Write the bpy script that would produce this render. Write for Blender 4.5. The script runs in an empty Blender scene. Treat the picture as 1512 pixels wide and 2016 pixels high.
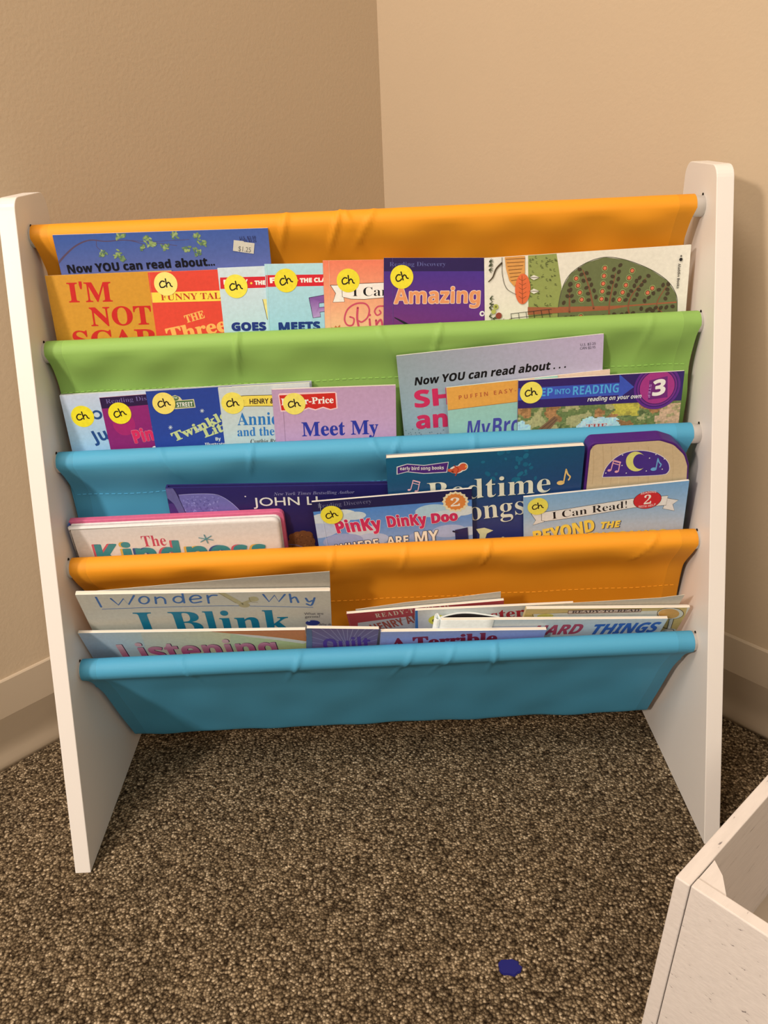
import bpy, bmesh, math, random
from mathutils import Vector, Matrix
from mathutils.geometry import tessellate_polygon

scene = bpy.context.scene
COL = scene.collection
rnd = random.Random(7)

# ------------------------------------------------------------------ camera, world, light, exposure
FPX = 1598.45
CAM = Vector((0.00332, -0.57622, 0.66147))
YAW, PITCH, ROLL = 0.000723, 1.120292, -0.047172
CAM_ROT = Matrix.Rotation(YAW, 3, 'Z') @ Matrix.Rotation(PITCH, 3, 'X') @ Matrix.Rotation(ROLL, 3, 'Z')
cd = bpy.data.cameras.new('camera')
cd.sensor_fit = 'HORIZONTAL'; cd.sensor_width = 36.0; cd.lens = 36.0 * FPX / 1512.0
cd.clip_start = 0.02; cd.clip_end = 50
cam = bpy.data.objects.new('camera', cd); COL.objects.link(cam)
cam.matrix_world = Matrix.Translation(CAM) @ CAM_ROT.to_4x4()
scene.camera = cam

world = bpy.data.worlds.new('room_ambient'); scene.world = world; world.use_nodes = True
bg = world.node_tree.nodes['Background']
bg.inputs[0].default_value = (1.0, 0.84, 0.66, 1); bg.inputs[1].default_value = 0.25

def area(name, loc, target, size, power, col):
    d = bpy.data.lights.new(name, 'AREA'); d.shape = 'DISK'; d.size = size; d.energy = power; d.color = col
    o = bpy.data.objects.new(name, d); COL.objects.link(o); o.location = loc
    o.rotation_euler = (Vector(target) - Vector(loc)).to_track_quat('-Z', 'Y').to_euler()
    return o
area('floor_lamp', (-1.25, -1.35, 1.36), (0.1, 0.15, 0.35), 0.2, 15.5, (1.0, 0.83, 0.69))
area('ceiling_lamp', (-0.75, -0.75, 2.4), (0.0, 0.15, 0.3), 0.7, 19.0, (1.0, 0.83, 0.68))
area('fill_light', (0.6, -1.9, 2.2), (0.0, 0.1, 0.4), 0.8, 10.0, (1.0, 0.84, 0.66))  # added fill to lift the left wall, not a known lamp of the room

vs = scene.view_settings
vs.view_transform = 'Standard'; vs.look = 'None'; vs.gamma = 1.0; vs.use_curve_mapping = False
vs.exposure = 0.62

# ------------------------------------------------------------------ small helpers
def lin1(v):
    v /= 255.0
    return v / 12.92 if v <= 0.04045 else ((v + 0.055) / 1.055) ** 2.4
def lin(c): return tuple(lin1(v) for v in c)
WHITE = lin((236, 214, 194))                 # how the room's light shows plain white paper
def paint(c):                                # colour of the thing itself, freed of the warm light
    return tuple(min(0.86, max(0.004, a / w * 0.80)) for a, w in zip(lin(c), WHITE)) + (1.0,)

def new_mat(name, base=(0.8, 0.8, 0.8, 1), rough=0.6, spec=0.4):
    m = bpy.data.materials.new(name); m.use_nodes = True
    b = m.node_tree.nodes['Principled BSDF']
    b.inputs['Base Color'].default_value = base
    b.inputs['Roughness'].default_value = rough
    b.inputs['Specular IOR Level'].default_value = spec
    return m, m.node_tree.nodes, m.node_tree.links, b

def link_mesh(name, verts, faces, mats, parent=None, fmats=None, cols=None, smooth=False):
    me = bpy.data.meshes.new(name)
    me.from_pydata([tuple(v) for v in verts], [], faces)
    for m in (mats if isinstance(mats, (list, tuple)) else [mats]): me.materials.append(m)
    if fmats: me.polygons.foreach_set('material_index', fmats)
    if smooth: me.polygons.foreach_set('use_smooth', [True] * len(me.polygons))
    if cols:                                  # one colour per face corner
        a = me.color_attributes.new('print', 'FLOAT_COLOR', 'CORNER')
        flat = []
        for fc in cols:
            for c in fc: flat.extend(c)
        a.data.foreach_set('color', flat)
    me.update()
    o = bpy.data.objects.new(name, me); COL.objects.link(o)
    if parent: o.parent = parent
    return o

def thing(name, label, cat, mw=None, group=None):
    o = bpy.data.objects.new(name, None); COL.objects.link(o)
    o.empty_display_size = 0.02
    if mw is not None: o.matrix_world = mw
    o['label'] = label; o['category'] = cat
    if group: o['group'] = group
    return o

def bm_obj(name, bm, mats, parent=None, smooth_angle=None):
    me = bpy.data.meshes.new(name); bm.normal_update(); bm.to_mesh(me); bm.free()
    for m in (mats if isinstance(mats, (list, tuple)) else [mats]): me.materials.append(m)
    o = bpy.data.objects.new(name, me); COL.objects.link(o)
    if parent: o.parent = parent
    return o

def prism(bm, pts, d0, d1, ax=None):
    """extrude 2-D outline pts between two heights; ax maps (a, b, d) to a 3-D point"""
    ax = ax or (lambda a, b, d: (a, b, d))
    lo = [bm.verts.new(ax(a, b, d0)) for a, b in pts]
    hi = [bm.verts.new(ax(a, b, d1)) for a, b in pts]
    n = len(pts); fs = []
    fs.append(bm.faces.new(lo[::-1])); fs.append(bm.faces.new(hi))
    for i in range(n):
        j = (i + 1) % n
        fs.append(bm.faces.new((lo[i], lo[j], hi[j], hi[i])))
    return fs

def round_poly(pts, rads, n=6):
    out = []
    N = len(pts)
    for i, (p, r) in enumerate(zip(pts, rads)):
        p = Vector(p)
        if r <= 0: out.append(tuple(p)); continue
        a = (Vector(pts[i - 1]) - p); b = (Vector(pts[(i + 1) % N]) - p)
        la, lb = a.length, b.length; a.normalize(); b.normalize()
        ang = a.angle(b); t = min(r / math.tan(ang / 2), la * .49, lb * .49); rr = t * math.tan(ang / 2)
        c = p + (a + b).normalized() * (rr / math.sin(ang / 2))
        s = p + a * t - c; e = p + b * t - c
        a0 = math.atan2(s.y, s.x); a1 = math.atan2(e.y, e.x); d = (a1 - a0 + math.pi) % (2 * math.pi) - math.pi
        for k in range(n + 1):
            th = a0 + d * k / n
            out.append((c.x + rr * math.cos(th), c.y + rr * math.sin(th)))
    return out

# ------------------------------------------------------------------ materials
def noise(nt, scale, detail=3.0, rough=0.55, coord='Object'):
    tc = nt.nodes.new('ShaderNodeTexCoord'); n = nt.nodes.new('ShaderNodeTexNoise')
    n.inputs['Scale'].default_value = scale; n.inputs['Detail'].default_value = detail; n.inputs['Roughness'].default_value = rough
    nt.links.new(tc.outputs[coord], n.inputs['Vector'])
    return n, tc
def bump(m, src, strength, dist):
    nt = m.node_tree; b = nt.nodes.new('ShaderNodeBump')
    b.inputs['Strength'].default_value = strength; b.inputs['Distance'].default_value = dist
    nt.links.new(src, b.inputs['Height'])
    nt.links.new(b.outputs['Normal'], nt.nodes['Principled BSDF'].inputs['Normal'])
    return b
def ramp(nt, src, stops):
    r = nt.nodes.new('ShaderNodeValToRGB'); e = r.color_ramp.elements
    while len(e) < len(stops): e.new(0.5)
    for x, (p, c) in zip(e, stops): x.position = p; x.color = c
    nt.links.new(src, r.inputs['Fac']); return r

def mat_wall():
    m, N, L, b = new_mat('wall_paint_beige', (0.53, 0.435, 0.315, 1), 0.62, 0.25)
    n, tc = noise(m.node_tree, 260, 2.0, 0.5)
    bump(m, n.outputs['Fac'], 0.28, 0.0008)
    n2, _ = noise(m.node_tree, 2.2, 3)
    r = ramp(m.node_tree, n2.outputs['Fac'], [(0.3, (0.525, 0.43, 0.310, 1)), (0.7, (0.56, 0.458, 0.332, 1))])
    L.new(r.outputs['Color'], b.inputs['Base Color'])
    return m
def mat_base():
    m, N, L, b = new_mat('baseboard_vinyl', (0.50, 0.42, 0.32, 1), 0.42, 0.4)
    n, _ = noise(m.node_tree, 9, 3); bump(m, n.outputs['Fac'], 0.12, 0.002)
    return m
def mat_carpet():
    m, N, L, b = new_mat('carpet_loop_pile', (0.2, 0.16, 0.12, 1), 0.95, 0.05)
    nt = m.node_tree
    tc = N.new('ShaderNodeTexCoord')
    warp = N.new('ShaderNodeTexNoise'); warp.inputs['Scale'].default_value = 180; warp.inputs['Detail'].default_value = 2
    L.new(tc.outputs['Object'], warp.inputs['Vector'])
    mx = N.new('ShaderNodeMixRGB'); mx.blend_type = 'LINEAR_LIGHT'; mx.inputs[0].default_value = 0.0012
    L.new(tc.outputs['Object'], mx.inputs[1]); L.new(warp.outputs['Color'], mx.inputs[2])
    v = N.new('ShaderNodeTexVoronoi'); v.inputs['Scale'].default_value = 400; v.inputs['Randomness'].default_value = 0.95
    L.new(mx.outputs[0], v.inputs['Vector'])
    sep = N.new('ShaderNodeSeparateColor'); L.new(v.outputs['Color'], sep.inputs[0])
    rc = ramp(nt, sep.outputs[0], [(0.0, (0.082, 0.060, 0.037, 1)), (0.35, (0.178, 0.136, 0.086, 1)), (0.65, (0.28, 0.219, 0.143, 1)), (0.88, (0.43, 0.352, 0.243, 1)), (1.0, (0.62, 0.52, 0.375, 1))])
    rd = ramp(nt, v.outputs['Distance'], [(0.0, (1.15, 1.15, 1.15, 1)), (0.35, (0.9, 0.9, 0.9, 1)), (0.62, (0.42, 0.4, 0.38, 1)), (0.85, (0.12, 0.1, 0.09, 1))])
    mul = N.new('ShaderNodeMixRGB'); mul.blend_type = 'MULTIPLY'; mul.inputs[0].default_value = 0.95
    L.new(rc.outputs[0], mul.inputs[1]); L.new(rd.outputs[0], mul.inputs[2])
    big = N.new('ShaderNodeTexNoise'); big.inputs['Scale'].default_value = 22; big.inputs['Detail'].default_value = 3
    L.new(tc.outputs['Object'], big.inputs['Vector'])
    rb = ramp(nt, big.outputs['Fac'], [(0.3, (0.82, 0.82, 0.82, 1)), (0.7, (1.1, 1.08, 1.05, 1))])
    mul2 = N.new('ShaderNodeMixRGB'); mul2.blend_type = 'MULTIPLY'; mul2.inputs[0].default_value = 1
    L.new(mul.outputs[0], mul2.inputs[1]); L.new(rb.outputs[0], mul2.inputs[2])
    L.new(mul2.outputs[0], b.inputs['Base Color'])
    inv = N.new('ShaderNodeMath'); inv.operation = 'SUBTRACT'; inv.inputs[0].default_value = 1.0
    L.new(v.outputs['Distance'], inv.inputs[1])
    bump(m, inv.outputs[0], 0.9, 0.0026)
    return m
def mat_white():
    m, N, L, b = new_mat('white_laminate', (0.78, 0.77, 0.76, 1), 0.38, 0.45)
    n, _ = noise(m.node_tree, 160, 2); bump(m, n.outputs['Fac'], 0.04, 0.001)
    return m
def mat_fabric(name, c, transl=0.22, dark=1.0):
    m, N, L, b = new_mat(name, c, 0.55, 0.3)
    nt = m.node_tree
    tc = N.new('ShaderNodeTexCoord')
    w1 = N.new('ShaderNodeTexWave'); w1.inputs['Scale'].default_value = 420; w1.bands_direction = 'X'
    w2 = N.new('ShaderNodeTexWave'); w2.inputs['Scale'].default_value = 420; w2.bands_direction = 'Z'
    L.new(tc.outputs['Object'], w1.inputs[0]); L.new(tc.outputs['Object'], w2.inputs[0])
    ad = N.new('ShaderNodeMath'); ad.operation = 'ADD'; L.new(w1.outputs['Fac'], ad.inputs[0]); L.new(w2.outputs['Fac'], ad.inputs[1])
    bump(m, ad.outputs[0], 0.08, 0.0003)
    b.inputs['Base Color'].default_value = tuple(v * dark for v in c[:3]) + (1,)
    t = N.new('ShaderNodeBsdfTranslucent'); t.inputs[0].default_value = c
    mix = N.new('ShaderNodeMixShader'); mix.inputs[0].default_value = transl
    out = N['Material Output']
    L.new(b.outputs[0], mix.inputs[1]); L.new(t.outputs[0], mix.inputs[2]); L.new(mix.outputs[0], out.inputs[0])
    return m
def mat_print():
    m, N, L, b = new_mat('printed_card', (0.8, 0.8, 0.8, 1), 0.42, 0.35)
    a = N.new('ShaderNodeAttribute'); a.attribute_name = 'print'
    n, _ = noise(m.node_tree, 260, 3, 0.6)
    r = ramp(m.node_tree, n.outputs['Fac'], [(0.3, (0.93, 0.93, 0.93, 1)), (0.7, (1.04, 1.04, 1.04, 1))])
    mu = N.new('ShaderNodeMixRGB'); mu.blend_type = 'MULTIPLY'; mu.inputs[0].default_value = 1
    L.new(a.outputs['Color'], mu.inputs[1]); L.new(r.outputs[0], mu.inputs[2]); L.new(mu.outputs[0], b.inputs['Base Color'])
    n2, _ = noise(m.node_tree, 25, 2); bump(m, n2.outputs['Fac'], 0.06, 0.002)
    return m
def mat_pages():
    m, N, L, b = new_mat('page_edges', (0.76, 0.71, 0.63, 1), 0.85, 0.1)
    tc = N.new('ShaderNodeTexCoord'); mp = N.new('ShaderNodeMapping'); mp.inputs['Scale'].default_value = (6, 6, 2600)
    n = N.new('ShaderNodeTexNoise'); n.inputs['Scale'].default_value = 1; n.inputs['Detail'].default_value = 1
    L.new(tc.outputs['Object'], mp.inputs[0]); L.new(mp.outputs[0], n.inputs['Vector'])
    r = ramp(m.node_tree, n.outputs['Fac'], [(0.3, (0.60, 0.55, 0.48, 1)), (0.6, (0.80, 0.75, 0.67, 1))])
    L.new(r.outputs[0], b.inputs['Base Color'])
    return m
def mat_crate(name, axis):
    m, N, L, b = new_mat(name, (0.7, 0.66, 0.62, 1), 0.75, 0.2)
    tc = N.new('ShaderNodeTexCoord'); mp = N.new('ShaderNodeMapping')
    mp.inputs['Scale'].default_value = {'u': (30, 120, 300), 'v': (260, 260, 18)}[axis]
    n = N.new('ShaderNodeTexNoise'); n.inputs['Scale'].default_value = 1; n.inputs['Detail'].default_value = 4; n.inputs['Roughness'].default_value = 0.65
    L.new(tc.outputs['Object'], mp.inputs[0]); L.new(mp.outputs[0], n.inputs['Vector'])
    r = ramp(m.node_tree, n.outputs['Fac'], [(0.0, (0.08, 0.07, 0.08, 1)), (0.30, (0.22, 0.20, 0.21, 1)), (0.345, (0.66, 0.63, 0.62, 1)), (0.6, (0.71, 0.68, 0.67, 1))])
    L.new(r.outputs[0], b.inputs['Base Color']); bump(m, n.outputs['Fac'], 0.25, 0.001)
    return m

M_WALL, M_BASE, M_CARPET, M_WHITE, M_PRINT, M_PAGES = mat_wall(), mat_base(), mat_carpet(), mat_white(), mat_print(), mat_pages()
M_CRATE_U = mat_crate('crate_whitewash', 'u')
M_CRATE_IN = new_mat('crate_inside_wood', (0.50, 0.44, 0.37, 1), 0.7, 0.2)[0]
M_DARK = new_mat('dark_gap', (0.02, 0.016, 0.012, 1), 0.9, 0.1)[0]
M_CRAYON = new_mat('blue_wax', (0.008, 0.010, 0.16, 1), 0.5, 0.4)[0]
ORANGE = (0.90, 0.38, 0.022, 1); GREEN = (0.30, 0.55, 0.135, 1); BLUE = (0.090, 0.43, 0.72, 1)
FAB = {}
for nm, c in (('orange', ORANGE), ('green', GREEN), ('blue', BLUE)):
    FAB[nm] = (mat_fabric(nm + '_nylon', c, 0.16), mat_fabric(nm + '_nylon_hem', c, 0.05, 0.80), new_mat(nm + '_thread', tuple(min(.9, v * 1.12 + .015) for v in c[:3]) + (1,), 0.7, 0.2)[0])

# ------------------------------------------------------------------ picture-to-place geometry
def ray(u):
    return CAM_ROT @ Vector(((u[0] - 756.0) / FPX, -(u[1] - 1008.0) / FPX, -1.0))
def hit(u, n, d):
    r = ray(u); return CAM + r * ((d - n.dot(CAM)) / n.dot(r))
def tag_struct(o): o['kind'] = 'structure'; return o

# ------------------------------------------------------------------ room
CORNER = Vector((0.024, 0.652)); 
DL = Vector((-0.457, -0.464)).normalized(); DR = Vector((0.394, -0.474)).normalized()
NL = Vector((-DL.y, DL.x)); NL = NL if NL.x > 0 else -NL         # into the room
NR = Vector((-DR.y, DR.x)); NR = NR if NR.x < 0 else -NR
def wall(name, d, n, L=2.6, H=2.6, T=0.1):
    bm = bmesh.new()
    a = CORNER - d * 0.0; b = CORNER + d * L
    q = [a, b, b - n * T, a - n * T]
    prism(bm, [(p.x, p.y) for p in q], 0.0, H)
    bmesh.ops.recalc_face_normals(bm, faces=bm.faces)
    return tag_struct(bm_obj(name, bm, M_WALL))
wall('wall_left', DL, NL); wall('wall_right', DR, NR)
bm = bmesh.new(); prism(bm, [(-2.4, -2.4), (2.4, -2.4), (2.4, 1.0), (-2.4, 1.0)], -0.05, 0.0)
bmesh.ops.recalc_face_normals(bm, faces=bm.faces)
tag_struct(bm_obj('floor', bm, M_CARPET))
def baseboard(name, d, n, L=2.55):
    prof = [(0.0, 0.107), (0.0022, 0.1066), (0.0032, 0.105), (0.0034, 0.06), (0.0036, 0.030), (0.0046, 0.022), (0.007, 0.0145), (0.0105, 0.0085), (0.0122, 0.004), (0.0125, 0.0), (0.0, 0.0)]
    bm = bmesh.new(); rows = []
    for s in (0.0, L):
        k = 1 if s else 0
        rows.append([bm.verts.new((CORNER.x + d.x * s + n.x * (o + .0002), CORNER.y + d.y * s + n.y * (o + .0002), z)) for o, z in prof])
    for i in range(len(prof)):
        j = (i + 1) % len(prof)
        f = bm.faces.new((rows[0][i], rows[0][j], rows[1][j], rows[1][i])); f.smooth = 3 <= i <= 8
    bm.faces.new(rows[0]); bm.faces.new(rows[1][::-1])
    bmesh.ops.recalc_face_normals(bm, faces=bm.faces)
    return tag_struct(bm_obj(name, bm, M_BASE))
baseboard('baseboard_left', DL, NL); baseboard('baseboard_right', DR, NR)

# ------------------------------------------------------------------ the sling bookshelf
HW, TP, SH_H, YT, YB = 0.305, 0.0155, 0.6137, 0.1818, 0.2565
RODS = [(0.2037 - 0.02899 * k, 0.5780 - 0.0992 * k + 0.0000556 * k * k) for k in range(5)]
shelf = thing('sling_bookshelf', 'white childrens sling bookshelf with orange, green and blue fabric pockets in the corner', 'bookshelf')
for sx in (-1, 1):
    out = round_poly([(0, 0), (0.2600, 0), (YB, SH_H), (YT, SH_H)], [0, 0.003, 0.014, 0.014])
    bm = bmesh.new()
    prism(bm, out, 0, TP, lambda a, b, d: (sx * (HW + d), a, b))
    bmesh.ops.recalc_face_normals(bm, faces=bm.faces)
    bmesh.ops.bevel(bm, geom=[e for e in bm.edges if e.is_manifold and e.calc_face_angle(0) > 1.2], offset=0.0007, segments=2, affect='EDGES', profile=0.5)
    bm_obj('side_panel', bm, M_WHITE, shelf)
RR = 0.0093
for k, (y, z) in enumerate(RODS):
    bm = bmesh.new()
    bmesh.ops.create_cone(bm, cap_ends=True, segments=32, radius1=RR, radius2=RR, depth=2 * HW + 0.008, matrix=Matrix.Translation((0, y, z)) @ Matrix.Rotation(math.pi / 2, 4, 'Y'))
    for f in bm.faces: f.smooth = len(f.verts) == 4
    rod = bm_obj('dowel', bm, M_WHITE, shelf)
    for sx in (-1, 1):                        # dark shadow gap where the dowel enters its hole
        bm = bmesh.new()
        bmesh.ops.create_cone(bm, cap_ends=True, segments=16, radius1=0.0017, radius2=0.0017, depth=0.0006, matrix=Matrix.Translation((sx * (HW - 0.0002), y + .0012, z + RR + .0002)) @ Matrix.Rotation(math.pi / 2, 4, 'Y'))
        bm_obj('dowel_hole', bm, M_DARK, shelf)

ZBOT = [0.370, 0.272, 0.172, 0.030]
FB = [0.1774, 0.1560, 0.1452, 0.1690]        # pocket front wall at the bottom
BB = [0.2220, 0.1870, 0.1850, 0.1990]        # pocket back wall at the bottom
FRONT = {0: [(-0.0105, -0.006), (0.001, -0.026), (0.006, -0.040), (0.010, -0.075)],
         1: [(-0.0102, -0.006), (-0.003, -0.026), (-0.0008, -0.038), (-0.0002, -0.068)],
         2: [(-0.0102, -0.006), (0.004, -0.028), (0.0085, -0.037), (0.0100, -0.063), (0.0099, -0.090), (0.0099, -0.112)],
         3: [(-0.0100, -0.007), (0.005, -0.026), (0.0105, -0.034), (0.0215, -0.077), (0.0255, -0.110)]}
RF = 0.0108
XL = [0.3030, 0.3020, 0.3030, 0.3018, 0.3030]; XR = [0.2965, 0.3022, 0.2970, 0.3030, 0.3015]
def panel(k, colour, seed, ridges):
    r = random.Random(seed)
    y, z = RODS[k]
    prof = []                                 # (y, z, stiffness: 0 on the dowel, 1 hanging free)
    if k == 4:
        b = (BB[3] - 0.012, ZBOT[3] - 0.006)
        p0 = [(FB[3], ZBOT[3] - 0.004), (y + 0.054, z - 0.104), (y + 0.0235, z - 0.0480), (y + 0.004, z - 0.0175), (y - 0.0035, z - 0.0105)]
        prof += [(BB[3] - 0.004, ZBOT[3] - .002, 0.2), (BB[3] - 0.016, ZBOT[3] - 0.0055, 0.2)] + [(a, c, 1.0) for a, c in p0[:-1]] + [(p0[-1][0], p0[-1][1], 0.1)]
        for i in range(11):
            a = math.radians(230 - 230 * i / 10)
            prof.append((y + RF * math.cos(a), z + RF * math.sin(a), 0.0))
        prof += [(y + 0.0110, z - 0.02, 0.2), (y + 0.017, z - 0.035, 0.2)]
    else:
        if k > 0:
            prof += [(FB[k - 1], ZBOT[k - 1] - 0.003, 0.2), ((FB[k - 1] + y + RF) / 2, (ZBOT[k - 1] + z) / 2, 0.2)]
        else:
            prof += [(y + RF, z - 0.05, 0.2)]
        for i in range(11):
            a = math.radians(0 + 180 * i / 10)
            prof.append((y + RF * math.cos(a), z + RF * math.sin(a), 0.0))
        for dy, dz in FRONT[k]: prof.append((y + dy, z + dz, 1.0 if dz > -0.045 else 0.25))
        prof += [(BB[k], ZBOT[k] + 0.004, 0.2), ((BB[k] + FB[k]) / 2, ZBOT[k] - 0.003, 0.1)]
    # resample finely
    fine = []
    for (a, b) in zip(prof, prof[1:]):
        n = max(1, int(math.hypot(a[0] - b[0], a[1] - b[1]) / 0.004))
        for i in range(n): fine.append(tuple(a[j] + (b[j] - a[j]) * i / n for j in range(3)))
    fine.append(prof[-1])
    for _ in range(3):                        # smooth the corners a little
        fine = [fine[0]] + [fine[i] if fine[i][2] <= 0.05 else tuple((fine[i - 1][j] + 2 * fine[i][j] + fine[i + 1][j]) / 4 for j in range(3)) for i in range(1, len(fine) - 1)] + [fine[-1]]
    NX = 260
    xl, xr = XL[k], XR[k]
    waves = [(r.uniform(30, 110), r.uniform(0, 6.3), r.uniform(0.2, 1.0), r.uniform(-12, 12)) for _ in range(9)]
    sgn = -1.0 if k == 4 else 1.0
    def at(x, j, lift=0.0):
        py, pz, st = fine[j]
        a = fine[max(0, j - 1)]; b = fine[min(len(fine) - 1, j + 1)]
        ty, tz = b[0] - a[0], b[1] - a[1]; l = math.hypot(ty, tz) or 1
        ny, nz = -tz / l * sgn, ty / l * sgn          # ny, nz points into the pocket; the face is the other way
        d = 0.0
        for (f, ph, am, sl) in waves: d += am * math.sin(f * x + ph + sl * (pz - z) * 8)
        d *= 0.00055 * st * (1.0 if k < 4 else 0.6)
        d += 0.00006 * math.sin(140 * x + seed)
        for (rx, slope, amp, wd) in ridges:
            q = (x - rx - slope * (pz - z)) / (wd * .6)
            if abs(pz - z) < 0.045: d += 2.3 * amp * math.exp(-q * q) * (1 - abs(pz - z) / 0.045) * min(1, max(0, (y + .002 - py) / .007) if k < 4 or st < .05 else 1)
        if st <= 0.01 and d < 0: d *= 0.2
        d += lift
        near = min(x + xl, xr - x)
        edge = 1 - min(1, near / 0.03)
        xx = x - math.copysign(edge * 0.0045 * st * (0.5 + 0.5 * min(1, abs(pz - z) / .05)), x)
        return (xx, py - ny * d, pz - nz * d)
    verts = []; faces = []; fm = []
    for j in range(len(fine)):
        for i in range(NX + 1): verts.append(at(-xl + (xl + xr) * i / NX, j))
    W = NX + 1
    for j in range(len(fine) - 1):
        for i in range(NX):
            faces.append((j * W + i, j * W + i + 1, (j + 1) * W + i + 1, (j + 1) * W + i))
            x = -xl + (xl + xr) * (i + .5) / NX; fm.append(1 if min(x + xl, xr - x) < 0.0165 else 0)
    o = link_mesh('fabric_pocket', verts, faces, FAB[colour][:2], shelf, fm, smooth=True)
    o['label'] = colour + ' nylon pocket panel'
    # a row of stitches along the sleeve seam
    if k < 4:
        ys, zs = y + FRONT[k][2][0], z + FRONT[k][2][1]
        js = min(range(len(fine) // 2, len(fine)), key=lambda j: math.hypot(fine[j][0] - ys, fine[j][1] - zs))
        sv, sf = [], []
        n = 96
        for i in range(n):
            xa = -xl + .003 + (xl + xr - .006) * i / n; xb = xa + (xl + xr) / n * 0.6
            A = Vector(at(xa, js, .0002)); B = Vector(at(xb, js, .0002)); Dn = (Vector(at(xa, js + 1, .0002)) - A).normalized() * .00042
            up_ = (Vector(at(xa, js, .0005)) - A)
            b0 = len(sv)
            for p in (A, B, B + Dn, A + Dn): sv.append(p + up_)
            for p in (A, B, B + Dn, A + Dn): sv.append(p - up_)
            for q in ((0, 1, 2, 3), (0, 4, 5, 1), (2, 6, 7, 3), (0, 3, 7, 4), (1, 5, 6, 2)): sf.append(tuple(b0 + t for t in q))
        link_mesh('stitching', sv, sf, FAB[colour][2], o)
    return o
panel(0, 'orange', 3, [(-0.075, 0.25, .0012, .004), (-0.028, 0.35, .0016, .003), (-0.015, -0.5, .0011, .004), (0.0, 0.6, .0010, .004)])
panel(1, 'green', 5, [(-0.125, 0.12, .0016, .003), (0.01, -0.4, .0008, .003), (0.06, 0.3, .0010, .003), (0.255, 0.3, .0006, .004)])
panel(2, 'blue', 8, [(-0.20, -0.5, .0009, .003), (-0.12, 0.2, .0011, .003), (0.0, -0.5, .0010, .003), (0.015, 0.5, .0010, .003), (0.09, 0.1, .0008, .003)])
panel(3, 'orange', 11, [(0.10, 0.3, .0011, .003), (-0.05, 0.2, .0009, .003), (0.02, 0.25, .0008, .003), (0.255, 0.9, .0012, .003)])
panel(4, 'blue', 14, [(-0.09, 0.4, .0012, .003), (0.02, 0.5, .0009, .003), (0.06, 0.5, .0008, .003), (0.105, 0.1, .0013, .003), (-0.2, -.3, .0008, .003)])

# ------------------------------------------------------------------ lettering
_cache = {}
def math_alpha(s, base):
    o = ''
    for ch in s:
        if 'A' <= ch <= 'Z': o += chr(base + ord(ch) - 65)
        elif 'a' <= ch <= 'z': o += chr(base + 26 + ord(ch) - 97)
        elif '0' <= ch <= '9' and base == 0x1D400: o += chr(0x1D7CE + ord(ch) - 48)
        elif '0' <= ch <= '9' and base == 0x1D5D4: o += chr(0x1D7EC + ord(ch) - 48)
        else: o += ch
    return o
FONTS = {'sans': None, 'bold': 0x1D5D4, 'serif': 0x1D400, 'italic': 0x1D468, 'script': 0x1D4D0, 'slab': 0x1D670}
def glyphs(s, font, off=0.0, space=1.0):
    key = (s, font, off, space)
    if key in _cache: return _cache[key]
    c = bpy.data.curves.new('lettering', 'FONT'); c.body = math_alpha(s, FONTS[font]) if FONTS[font] else s
    c.offset = off; c.fill_mode = 'FRONT'; c.resolution_u = 4; c.space_character = space
    ob = bpy.data.objects.new('lettering', c); COL.objects.link(ob)
    dg = bpy.context.evaluated_depsgraph_get(); ev = ob.evaluated_get(dg); me = ev.to_mesh()
    vs_ = [(v.co.x, v.co.y) for v in me.vertices]; fs = [tuple(p.vertices) for p in me.polygons]
    ev.to_mesh_clear(); bpy.data.objects.remove(ob); bpy.data.curves.remove(c)
    _cache[key] = (vs_, fs); return _cache[key]
_caps = {}
def cap_height(font, off):
    if (font, off) not in _caps:
        v, _ = glyphs('H', font, off); _caps[(font, off)] = max(p[1] for p in v)
    return _caps[(font, off)]

def smooth_line(pts, n=6):
    if len(pts) < 3: return [Vector(p) for p in pts]
    P = [Vector(p) for p in pts]; out = []
    for i in range(len(P) - 1):
        p0 = P[max(0, i - 1)]; p1 = P[i]; p2 = P[i + 1]; p3 = P[min(len(P) - 1, i + 2)]
        for k in range(n):
            t = k / n
            out.append(0.5 * ((2 * p1) + (p2 - p0) * t + (2 * p0 - 5 * p1 + 4 * p2 - p3) * t * t + (3 * p1 - p0 - 3 * p2 + p3) * t ** 3))
    out.append(P[-1]); return out

def clip(poly, x0, y0, x1, y1):
    def half(ps, ins, inter):
        out = []
        for i in range(len(ps)):
            a, b = ps[i - 1], ps[i]
            ia, ib = ins(a), ins(b)
            if ib:
                if not ia: out.append(inter(a, b))
                out.append(b)
            elif ia: out.append(inter(a, b))
        return out
    def mk(ax, v):
        def it(a, b):
            t = (v - a[ax]) / (b[ax] - a[ax]); return tuple(a[i] + (b[i] - a[i]) * t for i in range(len(a)))
        return it
    for ins, it in ((lambda p: p[0] >= x0, mk(0, x0)), (lambda p: p[0] <= x1, mk(0, x1)), (lambda p: p[1] >= y0, mk(1, y0)), (lambda p: p[1] <= y1, mk(1, y1))):
        poly = half(poly, ins, it)
        if len(poly) < 3: return None
    return poly

# ------------------------------------------------------------------ books
YREF = [0.1862, 0.1574, 0.1290, 0.1000]      # face of the front-most book at the dowel it stands behind
SREF = [0.06, 0.0, -0.17, -0.47]             # how far the row leans
LAYER = 0.000016
GROUPS = ['picture books in the top fabric pocket', 'picture books in the second fabric pocket', 'picture books in the third fabric pocket', 'picture books in the bottom fabric pocket']

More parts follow.
